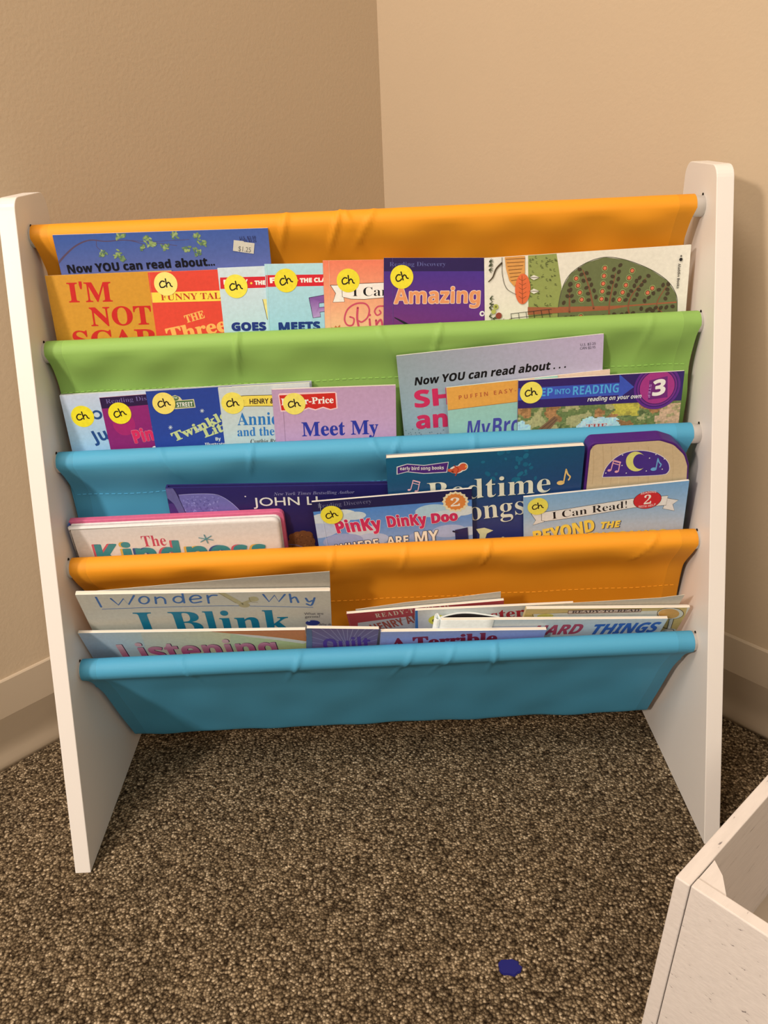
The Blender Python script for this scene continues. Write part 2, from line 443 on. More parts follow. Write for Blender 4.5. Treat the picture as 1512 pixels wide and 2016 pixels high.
class Sheet:
    """printed face: collects flat shapes given in picture points and lays them on the cover's plane"""
    def __init__(s, P, e1, e2, n, w, h):
        s.P, s.e1, s.e2, s.n, s.w, s.h = P, e1, e2, n, w, h
        s.d = n.dot(P); s.v, s.f, s.c, s.layer = [], [], [], 1
        s.inset = 0.0002; s.fine = 0.0
    def uv(s, px):
        X = hit(px, s.n, s.d) - s.P
        return (X.dot(s.e1), X.dot(s.e2) + s.h)
    def k(s, px):                             # metres per picture pixel near px
        a = s.uv(px); b = s.uv((px[0] + 4, px[1])); return math.hypot(a[0] - b[0], a[1] - b[1]) / 4
    def up(s): s.layer += 1
    def bit(s, q=1.2e-6): s.fine += q
    def add(s, poly, cols, wide=0.0):
        if isinstance(cols[0], (int, float)): cols = [cols] * len(poly)
        cols = [paint(c) for c in cols]
        q = clip([tuple(p) + c for p, c in zip(poly, cols)], s.inset, s.inset, s.w - s.inset, s.h - s.inset)
        if not q: return
        b = len(s.v); z = s.layer * LAYER + s.fine
        for p in q: s.v.append((p[0], p[1], z))
        s.f.append(tuple(range(b, b + len(q)))); s.c.append([p[2:6] for p in q])
    def poly_uv(s, pts, col):
        for t in tessellate_polygon([[Vector((a, b, 0)) for a, b in pts]]): 
            s.add([pts[i] for i in t], col if isinstance(col[0], (int, float)) else [col[i] for i in t])
    def poly(s, pts, col, up=True):
        s.poly_uv([s.uv(p) for p in pts], col)
        if up: s.up()
    def grad(s, c_top, c_bot, c_rt=None, c_rb=None, frac=1.0):
        c_rt = c_rt or c_top; c_rb = c_rb or c_bot
        NXg, NYg = 6, 10; H = s.h * frac
        def mixc(u, v):
            a = [c_top[i] * (1 - u) + c_rt[i] * u for i in range(3)]; b = [c_bot[i] * (1 - u) + c_rb[i] * u for i in range(3)]
            return [a[i] * (1 - v) + b[i] * v for i in range(3)]
        for i in range(NXg):
            for j in range(NYg):
                q = [(i, j), (i, j + 1), (i + 1, j + 1), (i + 1, j)]
                s.add([(s.w * a / NXg, s.h - H * b / NYg) for a, b in q], [mixc(a / NXg, b / NYg) for a, b in q])
        s.up()
    def disc(s, c, r, col, ry=None, n=26, a0=0, a1=360, up=True, rot=0):
        s.bit(); u, v = s.uv(c); k = s.k(c); rx = r * k; ry_ = (ry if ry else r) * k
        pts = []
        for i in range(n):
            t = math.radians(a0 + (a1 - a0) * i / (n if a1 - a0 >= 360 else n - 1))
            x, y = rx * math.cos(t), ry_ * math.sin(t)
            pts.append((u + x * math.cos(rot) - y * math.sin(rot), v + x * math.sin(rot) + y * math.cos(rot)))
        s.add(pts, col)
        if up: s.up()
    def line(s, pts, wpx, col, smooth=True, up=True, taper=None, caps=True):
        uv = [s.uv(p) for p in pts]; k = s.k(pts[0])
        s.line_uv(uv, wpx * k, col, smooth, taper, caps)
        if up: s.up()
    def line_uv(s, uv, w, col, smooth=True, taper=None, caps=True):
        s.bit(); L = smooth_line(uv) if smooth else [Vector(p) for p in uv]
        prev = None; N = len(L)
        for i, p in enumerate(L):
            a = L[max(0, i - 1)]; b = L[min(N - 1, i + 1)]
            t = Vector((b[0] - a[0], b[1] - a[1])); t = t.normalized() if t.length > 0 else Vector((1, 0)); nn = Vector((-t.y, t.x))
            ww = w if taper is None else w * (taper[0] + (taper[1] - taper[0]) * i / max(1, N - 1))
            cur = (p + nn * ww / 2, p - nn * ww / 2)
            if prev: s.add([prev[0], prev[1], cur[1], cur[0]], col)
            prev = cur
            if caps and (i in (0, N - 1)):
                s.bit()
                s.add([(p[0] + ww / 2 * math.cos(j * math.pi / 5), p[1] + ww / 2 * math.sin(j * math.pi / 5)) for j in range(10)], col)
    def text(s, t, A, B, hpx, col, font='bold', off=0.0, outline=None, shadow=None, arc=0.0, fat=0.0, shear=0.0, space=1.0, top=None):
        vs_, fs = glyphs(t, font, off, space)
        if not vs_: return
        x0 = min(p[0] for p in vs_); x1 = max(p[0] for p in vs_); H0 = cap_height(font, off)
        a = Vector(s.uv(A)); b = Vector(s.uv(B)); tp = Vector(s.uv((A[0], A[1] - hpx)))
        d = b - a; L = d.length; d.normalize(); up = Vector((-d.y, d.x)); k = s.k(A); Hh = abs((tp - a).dot(up)) if abs(d.y) < .7 else hpx * k
        def put(dx, dy, c):
            s.bit(4e-6)
            for f in fs:
                q = []; cs = []
                for i in f:
                    xx = (vs_[i][0] - x0) / (x1 - x0); yy = vs_[i][1] / H0
                    p = a + d * (xx * L + shear * yy * Hh + dx) + up * (yy * Hh + dy + arc * k * 4 * xx * (1 - xx))
                    q.append((p.x, p.y)); tt = min(1, max(0, yy))
                    cs.append(tuple(c[j] * (1 - tt) + top[j] * tt for j in range(3)) if top and c is col else c)
                s.add(q, cs)
        ring = [(math.cos(i * math.pi / 4), math.sin(i * math.pi / 4)) for i in range(8)]
        if shadow:
            for (rx, ry) in (ring if (outline or fat) else [(0, 0)]):
                r = (outline[1] if outline else fat) * k
                put(shadow[1] * k + rx * r, -shadow[2] * k + ry * r, shadow[0])
            s.up()
        if outline:
            for rx, ry in ring: put(rx * outline[1] * k, ry * outline[1] * k, outline[0])
            s.up()
        if fat:
            for rx, ry in ring: put(rx * fat * k, ry * fat * k, col)
        put(0, 0, col); s.up()
    def mesh(s, name, parent):
        return None

def book(name, row, TL, TR, label, cover, yo=0.0, s=None, m=None, w=None, th=0.0015, zbot=None, back=None, hard=False, rad=0.0, pages=True, page_in=0.0001, cat='book', spine=None):
    if s is None: s = SREF[row]
    if m is None: m = 0.035 if row < 2 else 0.0
    y0 = YREF[row] + yo; zr = RODS[row + 1][1]
    n0 = Vector((0, 1, -s)); x0 = hit(TL, n0, y0 - s * zr).x
    n = Vector((-m, 1, -s)); d = y0 - s * zr - m * x0; l = n.length; n /= -l; d /= -l
    P = hit(TL, n, d); Q = hit(TR, n, d)
    e1 = (Q - P).normalized(); e2 = n.cross(e1).normalized()
    W = w or (Q - P).length
    zb = ZBOT[row] + 0.003 if zbot is None else zbot
    low = min(0.0, e1.z * W)
    H = (P.z + low - zb) / e2.z
    base = P - e2 * H
    mw = Matrix.Translation(base) @ Matrix((e1, e2, n)).transposed().to_4x4()
    root = thing(name, label, cat, mw, GROUPS[row])
    S = Sheet(P, e1, e2, n, W, H); S.root = root; S.th = th; S.cover = cover
    S.back = back or cover; S.hard = hard; S.rad = rad; S.pages = pages; S.page_in = page_in; S.spine = spine or cover
    S.stickers = []
    S.row = row
    return S

def finish(S, cover_name='cover'):
    W, H, th = S.w, S.h, S.th
    c = 0.0018 if S.hard else 0.00035
    bm = bmesh.new(); lay = bm.loops.layers.float_color.new('print')
    def colour(fs, col):
        cc = paint(col)
        for f in fs:
            for lp in f.loops: lp[lay] = cc
    outl = round_poly([(0, 0), (W, 0), (W, H), (0, H)], [0, 0, S.rad, min(S.rad, .0008 if not S.hard else S.rad)], 5) if S.rad > 0 else [(0, 0), (W, 0), (W, H), (0, H)]
    for (d0, d1, cc) in ((-c, 0.0, S.cover), (-th, -th + c, S.back)):
        fs = prism(bm, outl, d0, d1); colour(fs[:2], cc); colour(fs[2:], cc if S.hard else (232, 216, 196))
    colour(prism(bm, [(0, 0), (c, 0), (c, H), (0, H)], -th + c, -c), S.spine)
    bmesh.ops.recalc_face_normals(bm, faces=bm.faces)
    nb = len(bm.verts)
    vv = [bm.verts.new(v) for v in S.v]
    for f, cs in zip(S.f, S.c):
        try: F = bm.faces.new([vv[i] for i in f])
        except ValueError: continue
        for lp, cc in zip(F.loops, cs): lp[lay] = cc
        F.normal_update()
        if F.normal.z < 0: F.normal_flip()
    o = bm_obj(cover_name, bm, M_PRINT, S.root)
    if S.pages and th > 2 * c + .0002:
        bm = bmesh.new(); pi = S.page_in
        prism(bm, [(c, 0.0008), (W - pi, 0.0008), (W - pi, H - pi), (c, H - pi)], -th + c + .00002, -c - .00002)
        bmesh.ops.recalc_face_normals(bm, faces=bm.faces)
        bm_obj('page_block', bm, M_PAGES, S.root)
    for st in S.stickers: make_sticker(S, *st)
    return o

YEL = (236, 206, 70)
def make_sticker(S, px, tilt, col, r=0.0106):
    u, v = S.uv(px)
    T = Sheet(S.P, S.e1, S.e2, S.n, S.w, S.h)
    T.layer = S.layer + 2; T.fine = S.fine
    N = 32
    zb = (T.layer) * LAYER
    T.add([(u + r * math.cos(2 * math.pi * i / N), v + r * math.sin(2 * math.pi * i / N)) for i in range(N)], col)
    T.up()
    ca, sa = math.cos(tilt), math.sin(tilt)
    def loc(p): return (u + r * (p[0] * ca - p[1] * sa), v + r * (p[0] * sa + p[1] * ca))
    for stroke in ([(-.10, .20), (-.32, .24), (-.52, .02), (-.45, -.26), (-.2, -.26), (-.06, -.16)], [(.02, .42), (.04, .1), (.06, -.26)], [(.06, -.04), (.22, .12), (.36, .02), (.40, -.16), (.52, -.24)]):
        T.line_uv([loc(p) for p in stroke], r * 0.115, (38, 28, 22))
    link_mesh('round_sticker', T.v, T.f, M_PRINT, S.root, cols=T.c)['label'] = 'yellow round sticker with handwritten ch'

def zmap(x0, y0, kx, ky=None): 
    ky = ky or kx
    return lambda x, y: (x0 + x / kx, y0 + y / ky)
z1 = zmap(60, 420, 3.78); z2 = zmap(400, 420, 3.78); z3 = zmap(740, 460, 4.447); z4 = zmap(1040, 460, 4.2); z45 = zmap(940, 480, 6.873)
z5 = zmap(90, 720, 4.086); z6 = zmap(420, 720, 3.979); z7 = zmap(760, 640, 4.447); z8 = zmap(1000, 640, 3.78)
zA = zmap(110, 920, 3.024); zB = zmap(560, 860, 3.024); zC = zmap(980, 820, 3.6); zJ = zmap(320, 930, 4.725)
zD = zmap(120, 1100, 2.7); zE = zmap(580, 1150, 3.78); zF = zmap(840, 1150, 2.7); zG = zmap(1000, 1170, 3.877)
BLK = (28, 24, 26)

def specks(S, zf, box, n, cols, r0, r1, seed, ang=True):
    r = random.Random(seed)
    for _ in range(n):
        S.disc(zf(r.uniform(box[0], box[2]), r.uniform(box[1], box[3])), r.uniform(r0, r1), r.choice(cols), r.uniform(r0, r1) * .7, n=9, up=False, rot=r.uniform(0, 3))
    S.up()
def note(S, zf, c, sc, col, double=False):
    x, y = c
    if double:
        S.disc(zf(x - .42 * sc, y + .38 * sc), .16 * sc / 3.3, col, .12 * sc / 3.3, up=False); S.disc(zf(x + .25 * sc, y + .5 * sc), .16 * sc / 3.3, col, .12 * sc / 3.3, up=False)
        S.line([zf(x - .27 * sc, y + .36 * sc), zf(x - .02 * sc, y - .55 * sc)], sc * .09 / 3.3, col, up=False); S.line([zf(x + .42 * sc, y + .48 * sc), zf(x + .6 * sc, y - .38 * sc)], sc * .09 / 3.3, col, up=False)
        S.line([zf(x - .02 * sc, y - .52 * sc), zf(x + .6 * sc, y - .36 * sc)], sc * .16 / 3.3, col, up=False); S.line([zf(x - .08 * sc, y - .28 * sc), zf(x + .55 * sc, y - .12 * sc)], sc * .08 / 3.3, col)
    else:
        S.disc(zf(x - .25 * sc, y + .42 * sc), .27 * sc / 3.3, col, .18 * sc / 3.3, up=False)
        S.line([zf(x - .02 * sc, y + .38 * sc), zf(x + .18 * sc, y - .62 * sc)], sc * .10 / 3.3, col, up=False)
        S.line([zf(x + .18 * sc, y - .6 * sc), zf(x + .3 * sc, y - .25 * sc), zf(x + .48 * sc, y - .05 * sc), zf(x + .36 * sc, y + .2 * sc)], sc * .11 / 3.3, col)
def crescent(S, zf, c, r, col, bite=(0.45, 0.18), flip=1):
    pts = []
    for i in range(23):
        t = math.radians(50 + 250 * i / 22); pts.append(zf(c[0] + r * math.cos(t), c[1] - r * math.sin(t)))
    for i in range(16):
        t = math.radians(300 - 250 * i / 15)
        pts.append(zf(c[0] + r * bite[0] + r * .70 * math.cos(t) * 1.0, c[1] - r * bite[1] * 0 - r * .76 * math.sin(t)))
    S.poly(pts, col)

# ---------- top pocket
b = book('picture_book', 0, (103, 463), (527, 449), 'blue picture book with a leafy branch and white price sticker, left in the top pocket', (64, 90, 150), yo=0.0145, s=-0.1, m=0.004, th=0.0013)
b.grad((62, 88, 148), (150, 120, 150), (72, 92, 152), (140, 125, 165), 0.42)
BR = (92, 70, 88)
b.line([z1(195, 385), z1(260, 310), z1(340, 240), z1(440, 200), z1(560, 208), z1(720, 200), z1(850, 232)], 2.4, BR, taper=(1.7, .4), up=False)
b.line([z1(720, 200), z1(900, 215), z1(1090, 240)], 1.0, BR, up=False); b.line([z1(490, 205), z1(495, 250), z1(540, 285)], 1.0, BR, up=False); b.line([z1(860, 215), z1(1000, 205), z1(1180, 195)], .8, BR)
r_ = random.Random(4)
for (x, y, q) in ((650, 165, 40), (690, 160, 25), (865, 190, 38), (895, 228, 32), (1080, 168, 34), (1235, 185, 40), (1290, 222, 28), (1000, 248, 36), (1155, 270, 40), (1235, 288, 34), (535, 305, 34), (655, 305, 38), (690, 340, 26), (830, 255, 20), (925, 225, 22)):
    for _ in range(13):
        S_ = r_.choice([(120, 138, 88), (146, 158, 92), (96, 118, 84), (160, 168, 108)])
        a = r_.uniform(0, 6.3); dd = r_.uniform(0, q)
        b.disc(z1(x + dd * math.cos(a), y + dd * math.sin(a) * .9), 3.8, S_, 1.9, n=8, up=False, rot=r_.uniform(0, 3.1))
b.up()
b.text('Now YOU can read about...', z1(285, 445), z1(1372, 386), 16, (16, 16, 26), 'bold', fat=.45)
b.text('U.S. $2.50', z2(272, 193), z2(393, 188), 5.5, (52, 50, 90), 'sans'); b.text('CAN $3.25', z2(272, 213), z2(395, 214), 5.5, (52, 50, 90), 'sans')
b.poly([z2(228, 198), z2(300, 206), z2(306, 212), z2(383, 222), z2(376, 300), z2(300, 290), z2(222, 278)], (214, 196, 172))
b.text('$1.25', z2(262, 278), z2(355, 290), 8, (96, 90, 84), 'slab')
finish(b)

b = book('picture_book', 0, (88, 543), (300, 534), 'mustard yellow paperback with big red capital letters, leftmost in the top pocket', (206, 138, 40), w=0.115, m=0.02)
RED = (198, 32, 28)
b.text("I'M", z1(290, 662), z1(612, 655), 38, RED, 'serif', fat=.5); b.text('NOT', z1(456, 838), z1(908, 824), 36, RED, 'serif', fat=.5); b.text('SCAR', z1(330, 1018), z1(958, 1000), 37, RED, 'serif', fat=.5)
finish(b)

b = book('picture_book', 0, (290.7, 536.4), (429, 530.6), 'red paperback with a yellow title band and yellow sticker, beside the mustard yellow paperback', (222, 66, 46), w=0.088)
b.poly([z1(893, 590), z1(1420, 574), z1(1425, 651), z1(900, 665)], (244, 202, 70))
b.text('FUNNY TALES', z1(972, 648), z1(1512, 633), 12.5, (188, 52, 34), 'serif')
b.text('THE', z1(1160, 816), z1(1300, 776), 15.5, (242, 166, 82), 'serif', fat=.4)
b.text('Three', z1(1032, 962), z1(1470, 872), 28, (244, 168, 84), 'serif', fat=.8)
b.line([z1(884, 445), z1(935, 935)], .8, (230, 110, 90))
b.stickers.append((z1(1007, 525), 0.0, (244, 212, 110)))
finish(b)

b = book('picture_book', 0, (427.8, 527.8), (520, 523.8), 'pale grey paperback with red stripe and navy lettering, right of the red paperback', (208, 210, 220), w=0.095, m=.047)
b.grad((208, 208, 220), (176, 200, 210), None, None, 0.45)
b.poly([z2(125, 478), z2(500, 469), z2(503, 552), z2(129, 563)], (212, 36, 46))
b.text('F', z2(155, 530), z2(180, 529), 9, (238, 220, 205), fat=.5); b.text('Y', z2(306, 527), z2(332, 526), 9, (238, 220, 205), fat=.5)
b.disc(z2(358, 520), 2.2, (245, 200, 70)); b.text('THE', z2(386, 531), z2(462, 529), 7.6, (240, 225, 210), fat=.6)
b.text('GOES', z2(217, 872), z2(466, 868), 14.8, (30, 46, 112), fat=1.1)
b.poly([z2(443, 640), z2(500, 632), z2(500, 790), z2(478, 790)], (232, 205, 120)); b.line([z2(443, 640), z2(478, 790)], 1.0, (80, 70, 60), smooth=False)
b.stickers.append((z2(244, 543), 0.05, (240, 212, 66)))
finish(b)

b = book('picture_book', 0, (520.4, 520), (636, 518), 'pale blue paperback with red stripe and purple letter, right of the pale grey one', (178, 206, 214), w=0.098, m=.045)
b.grad((180, 206, 212), (150, 190, 204), None, None, 0.45)
b.poly([z2(465, 460), z2(930, 454), z2(933, 539), z2(469, 548)], (214, 34, 44))
b.text('F', z2(500, 518), z2(540, 515), 10, (240, 222, 208), fat=.6); b.disc(z2(700, 499), 2.0, (245, 200, 70))
b.text('THE CLASS', z2(722, 514), z2(965, 507), 7.8, (242, 226, 212), fat=.6)
b.text('MEETS', z2(567, 874), z2(868, 866), 15.5, (28, 52, 112), fat=1.1)
pf = [z2(787, 628), z2(915, 604), z2(915, 662), z2(862, 668), z2(862, 700), z2(912, 695), z2(912, 728), z2(868, 735), z2(874, 770), z2(818, 778)]
b.poly(pf, [(128, 80, 140)] * 3 + [(150, 100, 156)] * 3 + [(176, 140, 180)] * 4); b.line(pf + [pf[0]], 1.0, (60, 45, 70), smooth=False)
b.line([z2(472, 385), z2(495, 900)], .7, (200, 220, 226), smooth=False)
b.stickers.append((z2(616, 500), 0.25, (236, 206, 48)))
finish(b)

b = book('picture_book', 0, (635.4, 513), (755.8, 511.3), 'orange paperback with a white ribbon banner and pink script, beside the dark purple paperback', (236, 130, 92), w=0.1, m=.045)
b.grad((235, 118, 84), (238, 205, 150), None, None, 0.5)
OUT = (74, 48, 36)
t1 = [z2(947, 535), z2(1032, 535), z2(1052, 658), z2(965, 662), z2(986, 596)]
b.poly(t1, (240, 226, 208)); b.line(t1 + [t1[0]], 1.0, OUT, smooth=False)
t2 = [z2(1032, 524), z2(1180, 522), z2(1400, 512), z2(1400, 622), z2(1200, 640), z2(1100, 638), z2(1036, 622)]
b.poly(t2, (244, 232, 216)); b.line(t2 + [t2[0]], 1.0, OUT, smooth=False)
b.text('I Can', z2(1113, 617), z2(1385, 612), 17, BLK, 'serif', off=-0.008)
PK = (204, 72, 92)
b.line([z2(1092, 770), z2(1122, 785), z2(1112, 830), z2(1072, 830), z2(1052, 785), z2(1075, 715), z2(1135, 673), z2(1205, 672), z2(1236, 715), z2(1222, 775), z2(1182, 808), z2(1158, 800)], 3.2, PK, up=False)
b.line([z2(1150, 702), z2(1146, 780), z2(1160, 850), z2(1176, 880)], 4.2, PK, up=False)
b.line([z2(1238, 788), z2(1244, 845), z2(1256, 862)], 4.0, PK, up=False); b.disc(z2(1240, 756), 2.4, PK, up=False)
b.line([z2(1286, 795), z2(1292, 860)], 4.0, PK, up=False); b.line([z2(1290, 825), z2(1318, 792), z2(1330, 812), z2(1336, 862)], 4.0, PK, up=False)
b.line([z2(1345, 690), z2(1300, 694), z2(1276, 728), z2(1294, 758), z2(1322, 742), z2(1312, 722)], 3.0, PK, up=False)
b.line([z2(1100, 890), z2(1140, 862), z2(1200, 872)], 2.6, PK)
lf = [(950, 848), (975, 850), (985, 835), (1000, 848), (1018, 828), (1020, 852), (1036, 860), (1018, 872), (1020, 890), (950, 890), (962, 870)]
b.poly([z2(*p) for p in lf], (196, 104, 58))
b.line([z2(936, 352), z2(950, 890)], .7, (248, 176, 140), smooth=False)
b.stickers.append((z2(1079, 500), 0.02, (236, 206, 48)))
finish(b)

b = book('picture_book', 0, (755.7, 507.7), (952.5, 507.5), 'dark purple paperback with orange outlined lettering, beside the wide cream book', (52, 34, 84), w=0.108)
b.grad((64, 44, 124), (150, 50, 96), (70, 48, 130), (130, 44, 110), 0.55)
b.poly([z3(60, 195), z3(1000, 195), z3(1000, 328), z3(60, 330)], (46, 30, 74))
b.text('Reading Discovery', z3(120, 286), z3(612, 283), 8.3, (96, 92, 138), 'serif', off=-0.012)
b.text('Amazing', z3(160, 612), z3(908, 604), 30, (228, 142, 90), 'bold', outline=((252, 206, 178), 1.6), fat=.6)
b.disc(z3(930, 700), 5.2, (232, 214, 220)); b.disc(z3(932, 700), 2.4, (96, 40, 100))
b.line([z3(165, 735), z3(240, 775), z3(345, 840)], 5, (34, 28, 40), taper=(.3, 1.3)); b.disc(z3(905, 815), 30, (34, 28, 44), 11)
b.line([z3(146, 215), z3(152, 840)], .6, (96, 72, 130), smooth=False)
b.stickers.append((z3(227, 379), 0.22, (238, 208, 48)))
finish(b)

# the wide cream book lies on its side
b = book('picture_book', 0, (953.6, 508.2), (1361, 481.5), 'cream picture book with an olive green tree, lying sideways, rightmost in the top pocket', (234, 214, 188), th=0.0018)
b.poly([z45(685, 150), z45(1070, 130), z45(1100, 330), z45(1140, 600), z45(1112, 730), z45(1095, 850), z45(1095, 1090), z45(690, 1100)], (148, 148, 78))
r_ = random.Random(9)
for _ in range(46):
    x, y = r_.uniform(700, 1090), r_.uniform(170, 850)
    b.line([z45(x, y), z45(x + 14, y + r_.uniform(-10, 10))], 1.2, (96, 96, 52), up=False); b.line([z45(x, y + 16), z45(x + 24, y + 18 + r_.uniform(-10, 10))], 1.1, (96, 96, 52), up=False)
b.up()
tree = [z4(245, 760), z4(250, 590), z4(285, 440), z4(350, 330), z4(480, 240), z4(630, 195), z4(800, 215), z4(1000, 290), z4(1150, 390), z4(1220, 500), z4(1230, 600), z4(1222, 760)]
b.poly(tree, (108, 108, 66)); b.line(tree, 1.0, (66, 62, 42))
TR_ = (162, 88, 56)
b.poly([z45(680, 855), z45(1095, 860), z4(250, 605), z4(680, 597), z4(820, 590), z4(1225, 560), z4(1225, 572), z4(820, 602), z4(650, 632), z4(250, 655), z45(1000, 940), z45(680, 962)], TR_)
for pts in ([(340, 650), (340, 450)], [(540, 620), (500, 440), (450, 300)], [(668, 690), (672, 560), (720, 330)], [(840, 690), (825, 600), (860, 500), (970, 370)], [(1110, 660), (1060, 580), (1150, 420)]):
    b.line([z4(*p) for p in pts], 3.4, (136, 82, 54), up=False, taper=(1.2, .5))
b.up()
for (x0_, y0_, x1_, y1_, n_) in ((300, 570, 350, 420, 4), (370, 560, 350, 420, 4), (500, 545, 430, 290, 6), (560, 520, 490, 330, 5), (650, 545, 700, 300, 6), (705, 545, 765, 260, 6), (800, 545, 920, 360, 6), (870, 545, 990, 350, 6), (960, 560, 1110, 430, 5), (1000, 620, 1190, 600, 5), (1140, 540, 1160, 420, 4), (310, 690, 380, 690, 3), (620, 680, 860, 650, 6), (940, 615, 1080, 650, 4)):
    for i in range(n_):
        t = i / max(1, n_ - 1); x = x0_ + (x1_ - x0_) * t + r_.uniform(-8, 8); y = y0_ + (y1_ - y0_) * t + r_.uniform(-6, 6)
        b.disc(z4(x, y), 4.6, (74, 58, 40), 3.6, n=10, up=False, rot=r_.uniform(0, 3))
b.up()
for (x0_, y0_, x1_, y1_, n_) in ((395, 370, 440, 545, 4), (632, 285, 604, 540, 5), (858, 305, 752, 545, 5), (1024, 450, 985, 488, 2), (433, 685, 433, 685, 1), (765, 690, 765, 690, 1)):
    for i in range(n_):
        t = i / max(1, n_ - 1); b.disc(z4(x0_ + (x1_ - x0_) * t, y0_ + (y1_ - y0_) * t), 6.2, (146, 150, 88), n=14, up=False)
b.up()
for (x0_, y0_, x1_, y1_, n_) in ((395, 370, 440, 545, 4), (632, 285, 604, 540, 5), (858, 305, 752, 545, 5), (1024, 450, 985, 488, 2), (433, 685, 433, 685, 1), (765, 690, 765, 690, 1)):
    for i in range(n_):
        t = i / max(1, n_ - 1); b.disc(z4(x0_ + (x1_ - x0_) * t, y0_ + (y1_ - y0_) * t), 4.6, (112, 50, 34), n=14, up=False)
b.up()
for (x0_, y0_, x1_, y1_, n_) in ((395, 370, 440, 545, 4), (632, 285, 604, 540, 5), (858, 305, 752, 545, 5), (1024, 450, 985, 488, 2), (433, 685, 433, 685, 1)):
    for i in range(n_):
        t = i / max(1, n_ - 1); b.disc(z4(x0_ + (x1_ - x0_) * t, y0_ + (y1_ - y0_) * t), 3.3, (222, 112, 76), n=12, up=False)
b.up()
# plain orange leaf shapes where the picture is, no character
b.poly([z45(365, 160), z45(640, 165), z45(640, 400), z45(560, 440), z45(500, 580), z45(430, 500), z45(385, 340)], (220, 146, 72))
for i in range(7):
    b.line([z45(385 + i * 12, 210 + i * 48), z45(640 - i * 14, 196 + i * 48)], 1.3, (128, 78, 36), smooth=False, up=False)
b.up()
b.disc(z45(610, 610), 15, (226, 104, 58), 29); b.line([z45(600, 430), z45(608, 800)], 1.2, (140, 66, 36), up=False)
for i in range(5): b.line([z45(605, 500 + i * 60), z45(560, 470 + i * 60)], 1.0, (150, 74, 40), up=False); b.line([z45(605, 500 + i * 60), z45(655, 470 + i * 60)], 1.0, (150, 74, 40), up=False)
b.up()
for y in (455, 640):
    b.poly([z45(700, y), z45(760, y - 34), z45(840, y), z45(760, y + 34)], (232, 214, 190)); b.line([z45(705, y), z45(835, y)], 1.2, (90, 70, 50))
b.line([z45(330, 180), z45(335, 420), z45(390, 600), z45(520, 685)], .9, (60, 46, 36))
for pts in ([(325, 260), (250, 340), (205, 450), (150, 510)],): b.line([z45(*p) for p in pts], 3, (84, 66, 46), up=False, taper=(1.2, .7))
b.up()
FN = (54, 50, 42)
for i in range(6): b.line([z45(450 + i * 110 - 8 * i, 945 - 12 * i), z45(468 + i * 106, 1110)], .9, FN, smooth=False, up=False)
for j in range(3): b.line([z45(448, 945 + 62 * j), z45(1000, 880 + 66 * j)], .9, FN, smooth=False, up=False)
b.up()
for (x, y) in ((190, 740), (185, 810), (180, 860), (230, 1010), (345, 1050), (440, 1060), (180, 240), (175, 300), (175, 350), (190, 1060), (180, 980)):
    for i in range(5):
        a = r_.uniform(-1.2, 1.2); b.line([z45(x - 20, y), z45(x - 20 + 58 * math.cos(a), y + 50 * math.sin(a))], 1.7, (72, 74, 48), up=False, taper=(1.2, .3))
b.up()
b.disc(z45(245, 850), 5, (178, 170, 80)); b.disc(z45(215, 915), 4.5, (178, 170, 80)); b.disc(z45(285, 970), 6, (146, 62, 46)); b.disc(z45(440, 1040), 4, (120, 52, 44)); b.disc(z45(247, 850), 2, (110, 100, 50))
b.text('Aladdin Books', z4(1236, 246), z4(1222, 452), 4.8, (40, 34, 30), 'bold')
b.disc(z4(1258, 212), 3.2, (34, 28, 26)); b.disc(z4(1260, 184), 1.8, (90, 80, 70))
finish(b)

# ---------- second pocket
b = book('picture_book', 1, (118, 777), (613, 750), 'thin grey paperback at the very back of the left half of the second pocket', (172, 166, 168), yo=0.0125, m=0.0, th=0.0014)
finish(b)

b = book('picture_book', 1, (117, 779), (290, 768), 'pale grey blue paperback with navy lettering and yellow sticker, leftmost in the second pocket', (196, 196, 206), w=0.09, m=.045, th=.0012)
b.grad((196, 194, 204), (140, 186, 200), None, None, 0.5)
NV = (34, 70, 118)
b.disc(z5(413, 395), 10.4, NV, 9.8, up=True); b.disc(z5(411, 395), 6.0, (190, 196, 206), 5.4)
b.text('Ju', z5(392, 620), z5(512, 588), 24, NV, 'bold', fat=.4, shear=-.1)
b.stickers.append((z5(297, 408), 0.06, (240, 212, 40)))
finish(b)

b = book('picture_book', 1, (195.3, 783), (288, 776), 'magenta paperback with dark top strip and white outlined letters, left of deep blue one', (140, 36, 98), w=0.075, m=.042, th=.0012)
b.grad((142, 36, 98), (132, 28, 96), (150, 40, 104), (128, 26, 92), .5)
b.disc(z5(630, 470), 22, (164, 36, 96), 24)
b.poly([z5(420, 230), z5(960, 200), z5(960, 302), z5(448, 346)], (46, 24, 60))
b.text('Reading Discovery', z5(487, 305), z5(985, 263), 8.6, (112, 92, 138), 'serif', off=-0.012)
b.text('Pinky', z5(722, 622), z5(1010, 570), 25, (214, 40, 84), 'bold', outline=((240, 214, 220), 1.4), fat=1.2)
b.disc(z5(880, 668), 6, (236, 220, 220)); b.disc(z5(884, 670), 3.6, (140, 36, 98)); b.disc(z5(790, 690), 12, (110, 30, 84), 6)
b.stickers.append((z5(596, 382), 0.18, (240, 212, 40)))
finish(b)

